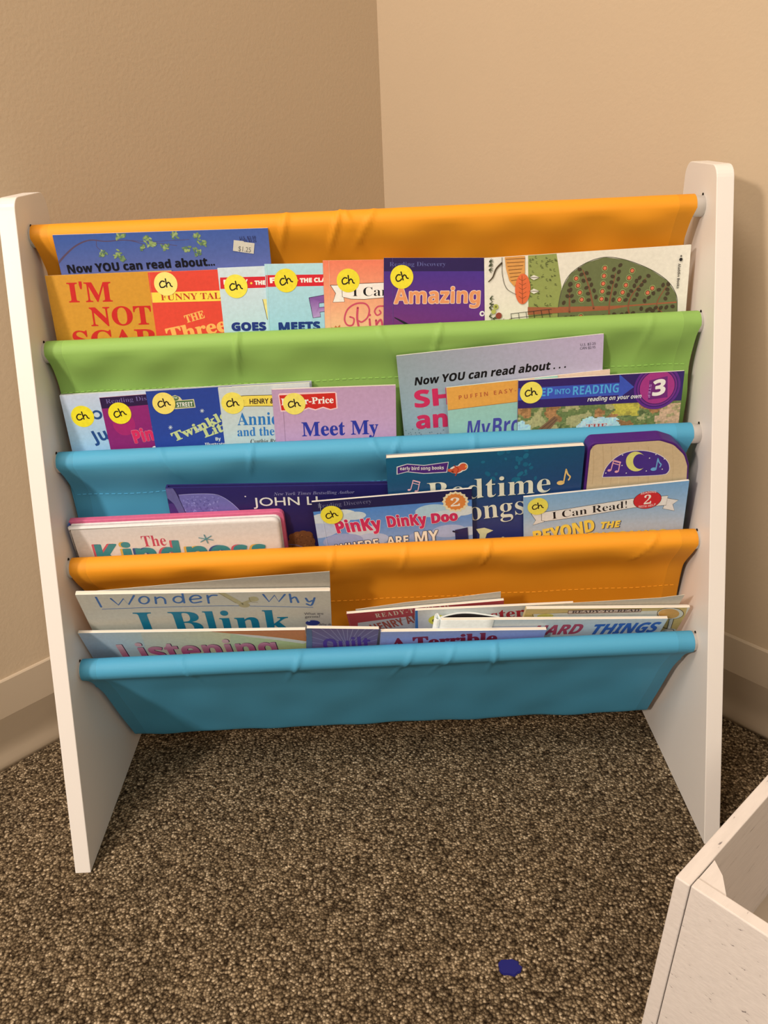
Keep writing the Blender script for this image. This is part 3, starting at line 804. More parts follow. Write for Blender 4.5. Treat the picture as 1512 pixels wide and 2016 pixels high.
b = book('picture_book', 1, (286.5, 770.5), (429, 761.6), 'deep blue paperback with slanted pale green letters and a green street sign', (42, 64, 134), w=0.080, m=.042)
b.grad((42, 62, 132), (40, 66, 138), None, None, .5)
sg = [z5(985, 282), z5(1000, 250), z5(1040, 236), z5(1080, 252), z5(1098, 276), z5(1192, 268), z5(1206, 336), z5(1010, 352)]
b.poly(sg, (208, 190, 140)); b.poly([z5(1000, 288), z5(1186, 276), z5(1197, 330), z5(1004, 342)], (78, 104, 62)); b.disc(z5(1042, 262), 7, (88, 110, 66), 5)
b.text('TM', z5(1025, 266), z5(1058, 264), 3.4, (228, 220, 190)); b.text('E STREET', z5(1028, 335), z5(1186, 325), 8.8, (238, 228, 202), 'bold')
YG = (196, 196, 128)
b.text('Twinkle', z5(1040, 608), z5(1468, 418), 19, YG, 'serif', fat=.7, arc=-1.5); b.text('Little', z5(1284, 576), z5(1560, 480), 19, YG, 'serif', fat=.7)
b.text('By', z5(1368, 602), z5(1410, 599), 6.4, (226, 222, 220)); b.text('Illustrated', z5(1283, 646), z5(1468, 640), 6.4, (226, 222, 220))
for (x, y) in ((1004, 496), (1258, 362), (1232, 512)):
    for a in range(4): b.line([z5(x - 16 * math.cos(a * .785), y - 16 * math.sin(a * .785)), z5(x + 16 * math.cos(a * .785), y + 16 * math.sin(a * .785))], .8, (206, 206, 206), up=False)
b.up(); b.disc(z5(1360, 662), 7, (30, 44, 80), 2)
b.stickers.append((z5(951, 302), 0.12, (240, 206, 96)))
finish(b)

b = book('picture_book', 1, (429, 764), (540, 757.5), 'pale sage paperback with a yellow label and blue title, left of the mauve paperback', (200, 196, 182), w=0.085, th=.0022, m=.075)
b.grad((202, 196, 184), (188, 200, 184), None, None, .5)
b.poly([z6(215, 238), z6(500, 229), z6(502, 317), z6(226, 321)], (240, 204, 78)); b.line([z6(215, 238), z6(260, 234), z6(500, 229)], 1.1, (52, 42, 32), up=False); b.line([z6(226, 321), z6(300, 316), z6(500, 317)], 1.1, (52, 42, 32))
b.text('P', z6(224, 298), z6(242, 297), 8, (70, 50, 36)); b.text('HENRY & M', z6(286, 299), z6(520, 292), 9.6, (70, 48, 34), 'sans', fat=.35)
BL = (44, 112, 166)
b.text('Annie', z6(190, 466), z6(508, 459), 24, BL, 'serif'); b.text('and the', z6(190, 552), z6(479, 544), 17, BL, 'serif'); b.text('Cynthia Rylant', z6(292, 608), z6(560, 601), 8, (52, 46, 42), 'italic', off=-.008)
b.disc(z6(410, 640), 9, (60, 70, 60), 3)
b.stickers.append((z6(152, 293), 0.05, (240, 210, 84)))
finish(b)

b = book('picture_book', 1, (534.5, 767), (779, 758.5), 'mauve paperback with navy title and small red logo, middle of the second pocket', (190, 146, 166), th=0.0030)
b.grad((188, 144, 164), (200, 152, 174), (190, 146, 166), (204, 154, 176), .5)
lg = [(508, 228), (520, 216), (950, 204), (966, 214), (974, 334), (918, 348), (860, 330), (800, 350), (745, 336), (700, 356), (528, 360)]
b.poly([z6(*p) for p in lg], (240, 190, 180)); lg2 = [(516, 232), (955, 213), (964, 328), (918, 339), (860, 321), (800, 341), (745, 326), (700, 346), (534, 350)]
b.poly([z6(*p) for p in lg2], (204, 40, 32))
b.text('Fisher-Price', z6(534, 308), z6(942, 291), 12.4, (242, 220, 206), 'serif', fat=.3)
NB = (44, 52, 138)
b.text('Meet My', z6(697, 552), z6(1292, 532), 27, NB, 'serif', fat=.3); b.text('M', z6(845, 695), z6(965, 690), 27, NB, 'serif', fat=.3); b.disc(z6(1241, 593), 2.8, NB)
b.line([z6(548, 360), z6(568, 640)], .7, (172, 128, 146), smooth=False)
b.stickers.append((z6(634, 298), 0.06, (240, 210, 92)))
finish(b)

b = book('picture_book', 1, (780, 700.7), (1189, 657), 'tall grey and mauve book with bold pink letters, standing highest in the second pocket', (168, 160, 160), yo=0.0125, s=-0.09, m=0.0, th=0.0016, rad=0.002)
b.grad((152, 156, 152), (150, 172, 172), (200, 170, 188), (190, 180, 190), .45)
b.text('Now YOU can read about . . .', z7(252, 528), (1113.5, 723.5), 15, (16, 14, 16), 'bold', shear=.2, fat=.4)
b.text('SH', z7(258, 720), z7(574, 688), 32, (212, 44, 84), 'bold', fat=1.2); b.text('an', z7(270, 906), z7(536, 884), 32, (212, 44, 84), 'bold', fat=1.2)
b.text('U.S. $2.25', z8(538, 155), z8(652, 145), 4.8, (98, 84, 94), 'sans'); b.text('CAN $2.95', z8(535, 182), z8(650, 172), 4.8, (98, 84, 94), 'sans')
specks(b, z7, (170, 860, 540, 1010), 34, [(70, 104, 110), (84, 120, 124), (60, 84, 92)], .6, 1.5, 3)
finish(b)

b = book('picture_book', 1, (960, 754), (1201, 727), 'pale peach paperback mostly hidden behind the navy and magenta paperback, second pocket', (228, 190, 160), yo=0.0044, m=0.012, th=0.0012)
finish(b)

b = book('picture_book', 1, (878.5, 763), (1021, 747.8), 'mint green paperback with an orange top band and purple brush lettering, second pocket', (152, 186, 164), w=0.105, yo=0.0012, m=0.02)
b.poly([z7(515, 530), z7(1300, 445), z7(1300, 652), z7(540, 745)], (226, 154, 66)); b.line([z7(540, 745), z7(1300, 652)], .9, (160, 96, 50), smooth=False)
b.text('PUFFIN EASY-TO', z7(638, 652), z7(1240, 572), 8, (180, 88, 48), 'bold', space=1.5)
PB = (72, 68, 140)
b.text('My', z7(706, 984), z7(905, 966), 32, PB, 'bold', shear=.12); b.text('Bro', z7(930, 968), z7(1170, 942), 34, PB, 'bold', shear=.1)
b.line([z7(700, 985), z7(672, 985)], 3, PB, up=False); b.line([z7(925, 968), z7(980, 958)], 3, PB)
finish(b)

b = book('picture_book', 1, (1020.5, 749.5), (1348, 730), 'navy and magenta paperback with a woodland picture, rightmost in the second pocket', (52, 30, 88), th=0.0022, m=0.015, back=(230, 214, 196))
r_ = random.Random(21)
from mathutils import noise as mnoise
def woodland(x, y):
    n1 = mnoise.fractal(Vector((x / 70., y / 60., 3.1)), 1.0, 2.0, 4); n2 = mnoise.fractal(Vector((x / 130., y / 110., 9.7)), 1.0, 2.0, 3); n3 = mnoise.noise(Vector((x / 16., y / 14., 1.3)))
    sky = (abs(x - 690) < 110 + (y - 690) * .9 + 60 * n1 and y > 690 + 30 * n2) or (x < 170 and y > 710 + 60 * n1)
    if sky: c = (178, 206, 216) if n1 < .25 else (196, 206, 200)
    elif 790 < x + 40 * n1 < 990 and y + 40 * n2 < 690: c = (196, 174, 68) if n1 < .2 else (168, 148, 62)
    elif x > 1130 + 90 * n2 and y > 610: c = (204, 160, 122) if n1 < .15 else (166, 146, 98)
    elif n2 > .22: c = (176, 122, 74) if n1 > 0 else (150, 104, 62)
    elif n2 < -.28: c = (172, 158, 104)
    else: c = (108, 118, 66) if n1 < .1 else (128, 132, 76) if n1 < .35 else (92, 100, 58)
    k = 1 + .16 * n3
    return tuple(min(250, v * k) for v in c)
u0, v0 = b.uv(z8(60, 600)); 
NXg, NYg = 110, 46
for i in range(NXg):
    for j in range(NYg):
        u_a, u_b = b.w * i / NXg, b.w * (i + 1) / NXg; v_a, v_b = b.h - .025 - .048 * j / NYg, b.h - .025 - .048 * (j + 1) / NYg
        X = 70 + 1230 * (i + .5) / NXg; Y = 560 + 400 * (j + .5) / NYg
        b.add([(u_a, v_a), (u_a, v_b), (u_b, v_b), (u_b, v_a)], woodland(X, Y))
b.up()
b.poly([z8(190, 802), z8(345, 676), z8(376, 700), z8(292, 802)], (130, 92, 62)); b.line([z8(215, 800), z8(350, 690)], 1, (84, 56, 40), up=False); b.line([z8(260, 800), z8(362, 702)], 1, (84, 56, 40))
b.text('THE', z8(580, 783), z8(736, 774), 11.5, (176, 70, 66), 'serif', outline=((230, 220, 214), .7))
b.poly([z8(60, 400), z8(1330, 300), z8(1330, 556), z8(1285, 560), z8(60, 622)], (52, 32, 90))
b.poly([z8(60, 472), z8(832, 428), z8(828, 364), z8(938, 460), z8(822, 546), z8(826, 520), z8(60, 562)], (62, 80, 164))
LB = (84, 160, 222)
b.text('STEP', z8(150, 535), z8(332, 524), 15.5, LB, 'bold'); b.text('INTO', z8(350, 515), z8(462, 508), 9.6, LB, 'sans', fat=.3); b.text('READING', z8(482, 520), z8(822, 500), 17, LB, 'bold')
for rr, cc in ((45.5, (96, 40, 118)), (41, (60, 30, 92)), (39, (116, 44, 118)), (35.5, (58, 26, 84)), (34, (166, 52, 116))): b.disc(z8(1110, 462), rr, cc, rr * .98, n=40)
b.poly([z8(1052, 412), z8(1188, 378), z8(1186, 536), z8(1042, 556)], (112, 38, 104))
b.text('STEP', z8(1052, 440), z8(1038, 540), 4.6, (180, 120, 170), 'bold')
b.text('reading on your own', z8(590, 568), z8(988, 542), 8.2, (230, 218, 214), 'bold', shear=.2)
b.text('3', z8(1074, 526), z8(1164, 510), 29, (240, 226, 216), 'bold', fat=1.0, shear=.12)
b.stickers.append((z7(1270, 590), 0.06, (240, 212, 84)))
finish(b)

# ---------- third pocket
b = book('picture_book', 2, (325.5, 961), (757, 954), 'dark indigo hardback with lilac shapes, behind the white padded book', (44, 34, 88), yo=0.0152, th=0.0062, hard=True, w=0.215, page_in=.003)
b.grad((42, 34, 92), (34, 24, 64), (40, 34, 92), (34, 26, 70), .5)
b.poly([zJ(150, 210), zJ(300, 200), zJ(470, 202), zJ(560, 230), zJ(650, 290), zJ(728, 365), zJ(760, 420), zJ(200, 420)], (112, 104, 162))
b.line([zJ(150, 210), zJ(300, 200), zJ(470, 202), zJ(560, 230), zJ(650, 290), zJ(728, 365)], 1, (168, 160, 204))
specks(b, zJ, (190, 225, 520, 370), 90, [(130, 122, 178), (98, 90, 150), (146, 138, 190)], 1.2, 3.0, 2)
b.poly([zJ(20, 150), zJ(90, 140), zJ(132, 200), zJ(214, 375), zJ(165, 400), zJ(105, 290), zJ(30, 225)], (98, 92, 138)); b.line([zJ(92, 140), zJ(132, 200), zJ(214, 375)], 1.2, (50, 40, 80))
b.poly([zJ(40, 290), zJ(100, 285), zJ(160, 390), zJ(50, 400)], (72, 46, 110))
b.disc(zJ(770, 223), 1.6, (220, 200, 200))
b.text('New York Times Bestselling Author', zJ(1035, 214), zB(417, 336), 6.0, (136, 128, 164), 'italic', off=-.004)
b.text('JOHN LI', zJ(848, 312), (626, 993), 16, (230, 218, 212), 'sans', fat=.2)
for (x, y, q) in ((1215, 600, 9), (1260, 590, 11), (1310, 580, 11), (1355, 580, 9), (1230, 660, 14), (1300, 650, 17), (1360, 640, 13), (1390, 690, 8), (1200, 690, 9), (1290, 700, 16)): b.disc(zJ(x, y), q, (118, 68, 38), n=16, up=False)
b.up(); specks(b, zJ, (1190, 570, 1400, 700), 60, [(136, 82, 44), (98, 56, 32)], 1, 2.4, 8)
b.line([zJ(1160, 665), zJ(1250, 675), zJ(1350, 710)], 1.4, (110, 100, 130))
finish(b)

# sound book: teal cover with a button panel at its right
b = book('sound_book', 2, (759.4, 902), (1152, 877), 'teal board book with cream title and purple and wooden sound panel', (18, 88, 112), yo=0.0050, th=0.0064, hard=False, rad=.004, page_in=.0006)
b.grad((18, 92, 116), (58, 42, 96), (22, 74, 104), (54, 50, 110), .55)
specks(b, zB, (1180, 60, 1500, 260), 26, [(28, 104, 128), (24, 96, 122)], 3, 8, 6)
wv = [(668, 178), (730, 160), (830, 168), (978, 148), (968, 212), (830, 220), (730, 210), (668, 225)]
b.poly([zB(*p) for p in wv], (226, 214, 216)); b.poly([zB(x + (5 if x < 700 else -4 if x > 940 else 0), y + (4 if i < 4 else -4)) for i, (x, y) in enumerate(wv)], (78, 36, 112))
b.text('early bird song books', zB(688, 198), zB(948, 193), 6.6, (236, 220, 220), 'bold', arc=-.4)
BRD = (212, 88, 54)
b.disc(zB(1062, 178), 10, (232, 220, 210), up=False); b.disc(zB(1025, 195), 14, (232, 220, 210), 9); 
b.disc(zB(1064, 178), 8, BRD, up=False); b.disc(zB(1028, 195), 12, BRD, 7.5, up=False, rot=.4); b.poly([zB(975, 190), zB(1015, 192), zB(1005, 215), zB(972, 205)], BRD, up=False); b.poly([zB(1080, 165), zB(1088, 180), zB(1074, 182)], (240, 170, 70)); b.line([zB(1010, 172), zB(1035, 192), zB(1018, 230)], 2.2, (178, 60, 40))
note(b, zB, (768, 292), 62, (236, 176, 178), True)
CR = (228, 216, 186)
b.text('Bedtime', (843, 989), (1083, 968), 38, CR, 'serif', off=-.006, shadow=((16, 60, 86), 1.6, 1.6)); b.text('Songs', (893, 1029), (1033, 1011), 37, CR, 'serif', off=-.006, shadow=((30, 50, 90), 1.6, 1.6))
note(b, zC, (468, 430), 92, (234, 186, 110))
b.poly([zB(1128, 640), zB(1160, 612), zB(1162, 580), zB(1140, 548), zB(1190, 540), zB(1243, 556), zB(1205, 575), zB(1195, 605), zB(1210, 650)], (222, 210, 156))
b.disc(zB(1300, 600), 3, (210, 200, 160)); b.disc(zB(1300, 600), 1.4, (240, 232, 200))
finish(b)
SB = b
# panel: purple case with a wooden face
def on_sheet(S, pts, d0, d1, col, name, parent, mat=None, bevel=0):
    uv = [S.uv(p) for p in pts]
    bm = bmesh.new(); lay = bm.loops.layers.float_color.new('print')
    prism(bm, uv, d0, d1)
    bmesh.ops.recalc_face_normals(bm, faces=bm.faces)
    if bevel: bmesh.ops.bevel(bm, geom=[e for e in bm.edges if e.calc_face_angle(0) > .9 and abs(e.verts[0].co.z - e.verts[1].co.z) < 1e-6], offset=bevel, segments=2, affect='EDGES', profile=.5)
    cc = paint(col)
    for f in bm.faces:
        for lp in f.loops: lp[lay] = cc
    return bm_obj(name, bm, mat or M_PRINT, parent)
case_px = [zC(606, 620), zC(640, 232), (980 + 668 / 3.6, 820 + 190 / 3.6), zC(1165, 160), zC(1262, 190), zC(1335, 262), zC(1358, 340), zC(1352, 450), zC(1346, 620)]
case_uv = [SB.uv(p) for p in case_px]
lowv = 0.02
case_uv = [(case_uv[0][0] - .001, lowv)] + case_uv[1:-1] + [(case_uv[-1][0], lowv)]
case_uv = round_poly(case_uv, [0, .004, .008, .012, .016, .016, .01, .0, 0], 4)
bm = bmesh.new(); lay = bm.loops.layers.float_color.new('print')
prism(bm, case_uv, -0.0165, -0.0002); bmesh.ops.recalc_face_normals(bm, faces=bm.faces)
bmesh.ops.bevel(bm, geom=[e for e in bm.edges if e.calc_face_angle(0) > .9 and abs(e.verts[0].co.z - e.verts[1].co.z) < 1e-6], offset=.0009, segments=2, affect='EDGES', profile=.5)
for f in bm.faces:
    for lp in f.loops: lp[lay] = paint((72, 24, 98))
o = bm_obj('sound_panel', bm, M_PRINT, SB.root); o['label'] = 'purple sound panel with a wooden face'
cx_ = sum(p[0] for p in case_uv) / len(case_uv)
ins = []
ctr = SB.uv(zC(990, 420))
for (a, c_) in case_uv:
    ins.append((a + (0.0022 if a < ctr[0] else -0.0018), c_ - (0.0014 if c_ > ctr[1] - .01 else 0)))
F = Sheet(SB.P, SB.e1, SB.e2, SB.n, 1.0, 1.0); F.h = SB.h; F.inset = -1; F.layer = 4
F.uv = SB.uv
_w = F.w; F.w = 3.0; hh = F.h
def addraw(poly, cols):
    if isinstance(cols[0], (int, float)): cols = [cols] * len(poly)
    b0 = len(F.v)
    for p in poly: F.v.append((p[0], p[1], F.layer * LAYER + F.fine))
    F.f.append(tuple(range(b0, b0 + len(poly)))); F.c.append([paint(c) for c in cols])
F.add = lambda poly, cols, wide=0: addraw(poly, cols)
F.poly_uv(ins, (208, 174, 130)); F.up()
r_ = random.Random(5)
for i in range(10):
    x = 670 + i * 64 + r_.uniform(-15, 15); F.line([zC(x, 215), zC(x + 6, 350), zC(x - 4, 480)], r_.uniform(.8, 2.2), r_.choice([(200, 165, 121), (213, 180, 138)]), up=False)
F.up()
dm = [(738, 432), (756, 375), (800, 318), (860, 272), (930, 245), (1010, 237), (1090, 248), (1160, 276), (1206, 316), (1221, 362), (1210, 395), (1170, 414), (1000, 424)]
F.poly([zC(*p) for p in smooth_line(dm + [dm[0]], 3)][:-1], (226, 206, 200)); c0 = (985, 345)
F.poly([zC(c0[0] + (p[0] - c0[0]) * .975, c0[1] + (p[1] - c0[1]) * .955) for p in smooth_line(dm + [dm[0]], 3)][:-1], (72, 42, 122))
crescent(F, zC, (978, 318), 70, (222, 208, 112), (0.42, .0)); note(F, zC, (822, 352), 76, (232, 160, 164), True); note(F, zC, (1122, 342), 72, (112, 166, 206))
for (x, y) in ((884, 272), (1075, 294), (1180, 300), (1052, 385), (765, 400), (880, 346), (910, 400), (1165, 372), (1120, 268)): F.disc(zC(x, y), 1.3, (226, 216, 226), n=8, up=False)
link_mesh('button_face', F.v, F.f, M_PRINT, o, cols=F.c)['label'] = 'wood coloured face with a moon button'

# padded white book
b = book('padded_book', 2, (131.5, 1041), (549, 1021.5), 'white padded board book with a pink rim and teal letters, leftmost in the third pocket', (222, 202, 186), yo=0.0008, th=0.0125, hard=True, pages=False)
W, H = b.w, b.h
b.text('The', zA(520, 473), zA(662, 465), 21, (196, 72, 90), 'serif', fat=-0.0)
TE = (66, 134, 134)
for ch, xa, xb, sc in (('K', 268, 392, (206, 88, 98)), ('i', 425, 470, (222, 170, 76)), ('n', 500, 612, (70, 84, 130)), ('d', 645, 755, (206, 88, 98)), ('n', 800, 912, (222, 170, 76)), ('e', 938, 1052, (70, 84, 130)), ('s', 1075, 1150, (206, 88, 98)), ('s', 1182, 1258, (222, 170, 76))):
    bl = 592 - (xa - 268) * .036
    b.text(ch, zA(xa, bl), zA(xb, bl - (xb - xa) * .036), 43, TE, 'bold', fat=1.6, shadow=(sc, -4.5, -.5))
for a in (15, 75, 135): 
    ca, sa = math.cos(math.radians(a)), math.sin(math.radians(a)); b.line([zJ(405 - 68 * ca, 615 - 40 * sa), zJ(405 + 68 * ca, 615 + 40 * sa)], 2.0, (80, 136, 140), up=False)
b.up()
art = (b.v, b.f, b.c)
def slab(name, x0, x1, y0, y1, d0, d1, col, bev, parent, seg=3, rad=.006):
    bm = bmesh.new(); lay = bm.loops.layers.float_color.new('print')
    prism(bm, round_poly([(x0, y0), (x1, y0), (x1, y1), (x0, y1)], [0.001, rad, rad, .001], 4), d0, d1); bmesh.ops.recalc_face_normals(bm, faces=bm.faces)
    if bev: bmesh.ops.bevel(bm, geom=[e for e in bm.edges if e.calc_face_angle(0) > .9 and abs(e.verts[0].co.z - e.verts[1].co.z) < 1e-6 and max(e.verts[0].co.z, e.verts[1].co.z) > d1 - 1e-6], offset=bev, segments=seg, affect='EDGES', profile=.5)
    for f in bm.faces:
        f.smooth = bev > .001
        for lp in f.loops: lp[lay] = paint(col)
    return bm, lay
bm, lay = slab('cover', 0, W, 0, H, -0.0050, 0.0, b.cover, .0030, b.root, 4, .007)
vv = [bm.verts.new(v) for v in b.v]
for f, cs in zip(b.f, b.c):
    try: FF = bm.faces.new([vv[i] for i in f])
    except ValueError: continue
    for lp, cc in zip(FF.loops, cs): lp[lay] = cc
    FF.normal_update()
    if FF.normal.z < 0: FF.normal_flip()
bm_obj('padded_cover', bm, M_PRINT, b.root)['label'] = 'white padded cover'
bm, lay = slab('pages', 0.002, W + .0006, 0, H + .0002, -0.0076, -0.0051, (228, 212, 196), 0, b.root); bm_obj('page_block', bm, M_PRINT, b.root)
bm, lay = slab('rim', 0.0, W + .0040, 0, H + .0030, -0.0134, -0.0077, (206, 92, 118), .0008, b.root); bm_obj('back_board', bm, M_PRINT, b.root)['label'] = 'pink back board'
bm, lay = slab('spine', -0.0008, 0.0012, 0, H + .0012, -0.0090, -0.0052, (70, 92, 150), 0, b.root, rad=.0005); bm_obj('spine', bm, M_PRINT, b.root)['label'] = 'blue spine'

b = book('picture_book', 2, (613, 988.5), (928.7, 962), 'cloudy sky paperback with crimson bubble letters and orange badge, in the third pocket', (34, 30, 70), yo=0.0, th=0.0022)
b.grad((70, 126, 190), (150, 160, 190), (70, 120, 184), (176, 176, 196), .5)
for (x, y, q, c) in ((260, 500, 44, (206, 206, 212)), (330, 470, 34, (214, 212, 216)), (420, 470, 22, (200, 204, 214)), (200, 560, 40, (180, 184, 202)), (470, 560, 30, (196, 196, 210)), (520, 610, 34, (176, 180, 202)), (880, 440, 34, (176, 196, 216)), (960, 470, 30, (204, 206, 214)), (1060, 440, 26, (214, 210, 214)), (980, 560, 34, (170, 174, 200)), (1090, 560, 24, (190, 192, 208)), (820, 590, 26, (150, 160, 194)), (350, 620, 40, (150, 156, 190))):
    b.disc(zB(x, y), q, c, q * .45, n=22, up=False)
    b.layer += 0.2
b.layer = int(b.layer) + 1
b.poly([zB(150, 385), zB(1125, 280), zB(1125, 372), zB(160, 447)], (34, 30, 70))
b.text('Reading Discovery', zB(200, 424), zB(520, 394), 8.0, (104, 98, 124), 'serif', off=-.012)
cbx, cby = 1018, 386
for rr, cc in ((1.0, (232, 206, 160)), (.8, (222, 128, 58))):
    pts = []
    for i in range(48):
        q = 76 * rr * (1 + .07 * math.cos(i * 2 * math.pi / 48 * 16)); t = i * 2 * math.pi / 48; pts.append(zB(cbx + q * math.cos(t), cby + q * .78 * math.sin(t)))
    b.poly(pts, cc)
b.text('2', zB(990, 415), zB(1045, 410), 16, (240, 224, 196), 'serif')
CRM = (204, 44, 84); OL = ((234, 210, 216), 2.0)
b.text('PinKy', zB(318, 572), zB(582, 548), 23, CRM, 'bold', outline=OL, fat=1.0, shear=-.12); b.text('DinKy', zB(620, 536), zB(848, 520), 21, CRM, 'bold', outline=OL, fat=1.0, shear=-.1); b.text('Doo', zB(880, 512), zB(1030, 494), 18, CRM, 'bold', outline=OL, fat=1.2)
TI = (240, 224, 196); TO = ((52, 46, 60), 1.2)
b.text('WHERE', zB(312, 690), zB(566, 655), 17, TI, 'bold', outline=TO); b.text('ARE', zB(612, 646), zB(740, 636), 17, TI, 'bold', outline=TO, fat=.3); b.text('MY', zB(780, 625), zB(918, 612), 20, TI, 'bold', outline=TO, fat=.3)
b.poly([zB(1015, 552), zB(1090, 536), zB(1098, 680), zB(1022, 690)], (40, 40, 84)); b.line([zB(1005, 560), zB(1030, 566)], 4, (34, 34, 60))
b.line([zB(208, 390), zB(262, 680)], .6, (200, 200, 210), smooth=False)
b.stickers.append((zB(281, 462), 0.2, (238, 212, 60)))
finish(b)

b = book('picture_book', 2, (1030.8, 979), (1357.2, 946), 'light blue paperback with white ribbon banner and red oval, in the third pocket', (138, 170, 196), yo=0.0, th=0.0022)
b.grad((134, 168, 194), (206, 196, 192), (118, 158, 190), (196, 190, 190), .42)
tl = [zC(236, 690), zC(318, 684), zC(330, 746), zC(248, 770), zC(268, 735)]; tr = [zC(1200, 578), zC(1280, 592), zC(1240, 622), zC(1252, 668), zC(1168, 652)]
for t in (tl, tr): b.poly(t, (226, 212, 198), up=True); b.line(t + [t[0]], .9, (60, 52, 48), smooth=False)
bd = [zC(310, 680), zC(480, 656), zC(640, 630), zC(960, 580), zC(1206, 560), zC(1192, 628), zC(960, 646), zC(640, 700), zC(480, 724), zC(340, 742), zC(310, 738)]
b.poly(bd, (230, 216, 202)); b.line(bd + [bd[0]], .9, (60, 52, 48), smooth=False)
b.text('I Can Read!', zC(386, 727), zC(915, 645), 13.5, BLK, 'serif', off=-.008)
b.disc(zC(1060, 591), 27.5, (60, 40, 40), 21); b.disc(zC(1060, 591), 26.5, (202, 38, 44), 20.2, n=34)
b.text('2', zC(1034, 622), zC(1085, 616), 17, (238, 222, 208), 'serif'); b.text('READING', zC(1014, 555), zC(1122, 540), 4.2, (236, 190, 180), 'bold', arc=1.5); b.text('WITH HELP', zC(996, 645), zC(1118, 628), 4.2, (236, 190, 180), 'bold', arc=-1.8)
YB_ = (242, 202, 78); SHD = ((60, 70, 90), 1.6, 1.2)
b.text('BEYOND', zC(262, 895), zC(685, 808), 23, YB_, 'bold', fat=.9, shadow=SHD); b.text('THE', zC(722, 792), zC(856, 780), 12, YB_, 'bold', fat=.7, shadow=SHD, shear=.15); b.text('DINOSAURS', zC(560, 882), zC(1180, 852), 15, YB_, 'bold', fat=.7, shadow=SHD)
b.stickers.append((zC(283, 635), 0.06, (236, 212, 84), 0.0098))
finish(b)

# ---------- bottom pocket
def leaf(S, px, back, name, lbl=None, th=.0004, col=(214, 200, 182)):
    """a page or back cover that has come away from the block: hangs on a plane a little further back"""
    n = S.n; d = S.d - back * 1.0
    pts = [hit(p, n, d) for p in px]
    inv = S.root.matrix_world.inverted()
    P2 = [inv @ p for p in pts]
    bm = bmesh.new(); lay = bm.loops.layers.float_color.new('print')
    z0 = P2[0].z
    lo = [(p.x, p.y) for p in P2]
    lo = lo + [(lo[-1][0], lo[-1][1] - .08), (lo[0][0], lo[0][1] - .08)]
    prism(bm, lo, z0 - th, z0); bmesh.ops.recalc_face_normals(bm, faces=bm.faces)
    for f in bm.faces:
        for lp in f.loops: lp[lay] = paint(col)
    o = bm_obj(name, bm, M_PRINT, S.root)
    if lbl: o['label'] = lbl
    return o

b = book('picture_book', 3, (147.8, 1171), (650, 1163.5), 'large cream paperback with blue crayon lettering and a bone, in the bottom pocket', (214, 198, 174), yo=0.0200, th=0.0042, rad=.002)
CB = (76, 112, 164)
def cray(pts, w=4.4, smooth=True): b.line([zD(*p) for p in pts], w, CB, smooth=smooth, up=False)
cray([(186, 205), (214, 256)]); cray([(265, 212), (306, 246), (332, 212), (360, 244), (388, 196)], smooth=False)
def crring(x, y, rx, ry): cray([(x + rx * math.cos(i * .7), y + ry * math.sin(i * .7)) for i in range(10)])
crring(442, 220, 26, 19); cray([(506, 238), (501, 204)]); cray([(503, 214), (528, 204), (550, 214), (556, 238)]); crring(624, 217, 26, 17); cray([(644, 180), (656, 234)])
cray([(688, 216), (742, 210), (730, 196), (702, 197), (686, 214), (702, 234), (746, 228)]); cray([(786, 236), (778, 195)]); cray([(781, 208), (800, 195), (828, 194)])
cray([(1075, 190), (1106, 228), (1135, 194), (1158, 228), (1190, 190)], smooth=False); cray([(1216, 188), (1224, 232)]); cray([(1222, 214), (1246, 204), (1262, 232)]); cray([(1302, 210), (1316, 228), (1336, 222)]); cray([(1348, 208), (1332, 246), (1306, 240)])
cray([(220, 268), (500, 258), (900, 250), (1340, 258)], 1.8); b.up()
b.line([zD(790, 150), zD(860, 185), (120 + 920 / 2.7, 1100 + 218 / 2.7), zD(965, 245)], 10, (196, 176, 128), up=False, taper=(1.0, 1.1)); b.disc(zD(1024, 214), 10, (196, 176, 128), 9, up=False); b.disc(zD(975, 246), 11, (188, 166, 118), 9, up=False); b.line([zD(960, 240), zD(1020, 218)], 8, (190, 170, 122), up=False); b.up()
b.line([zD(800, 160), zD(930, 235)], 1.2, (150, 128, 84), up=False); b.line([zD(1000, 205), zD(1010, 228), zD(1046, 232)], 1.1, (140, 118, 78))
b.text('I Blink', zD(428, 402), zD(1228, 386), 43, (24, 122, 146), 'serif', fat=.3)
b.text('What are', zD(1293, 298), zD(1395, 296), 4.6, (120, 108, 104), 'sans'); b.text('germs?', zD(1297, 314), zD(1378, 312), 4.6, (120, 108, 104), 'sans')
b.disc(zD(1338, 340), 14, (56, 64, 130), 10); b.disc(zD(1318, 330), 2.4, (200, 200, 210)); b.text('Why do', zD(1370, 354), zD(1440, 352), 4, (130, 116, 112), 'sans')
finish(b)
leaf(b, [(150, 1167), (330, 1151), (500, 1136), (649, 1125)], .0052, 'loose_leaf', 'grey beige back leaf bent away', col=(190, 172, 150))

b = book('picture_book', 3, (682, 1208.5), (992, 1182), 'red paperback with cream capitals, behind the white book with a blue spine', (190, 74, 72), yo=0.0250, zbot=0.044, th=0.0026, back=(216, 198, 176))
b.poly([zE(470, 288), zE(700, 258), zE(1300, 190), zE(1300, 600), zE(480, 600)], (206, 196, 184)); b.line([zE(640, 312), zE(860, 250)], 1.6, (160, 140, 120))
b.text('READY-TO-READ', zE(606, 250), zE(1150, 176), 8, (232, 206, 170), 'serif', space=1.3); b.text('HENRY AND', zE(590, 352), zE(1000, 262), 15, (176, 86, 66), 'bold', fat=.3)
b.line([zE(398, 232), zE(420, 330)], .8, (214, 110, 106), smooth=False)
finish(b)
leaf(b, [(700, 1200), (800, 1186), (900, 1176), (986, 1165)], .0034, 'loose_leaf', 'beige back cover bent away', col=(206, 186, 162))

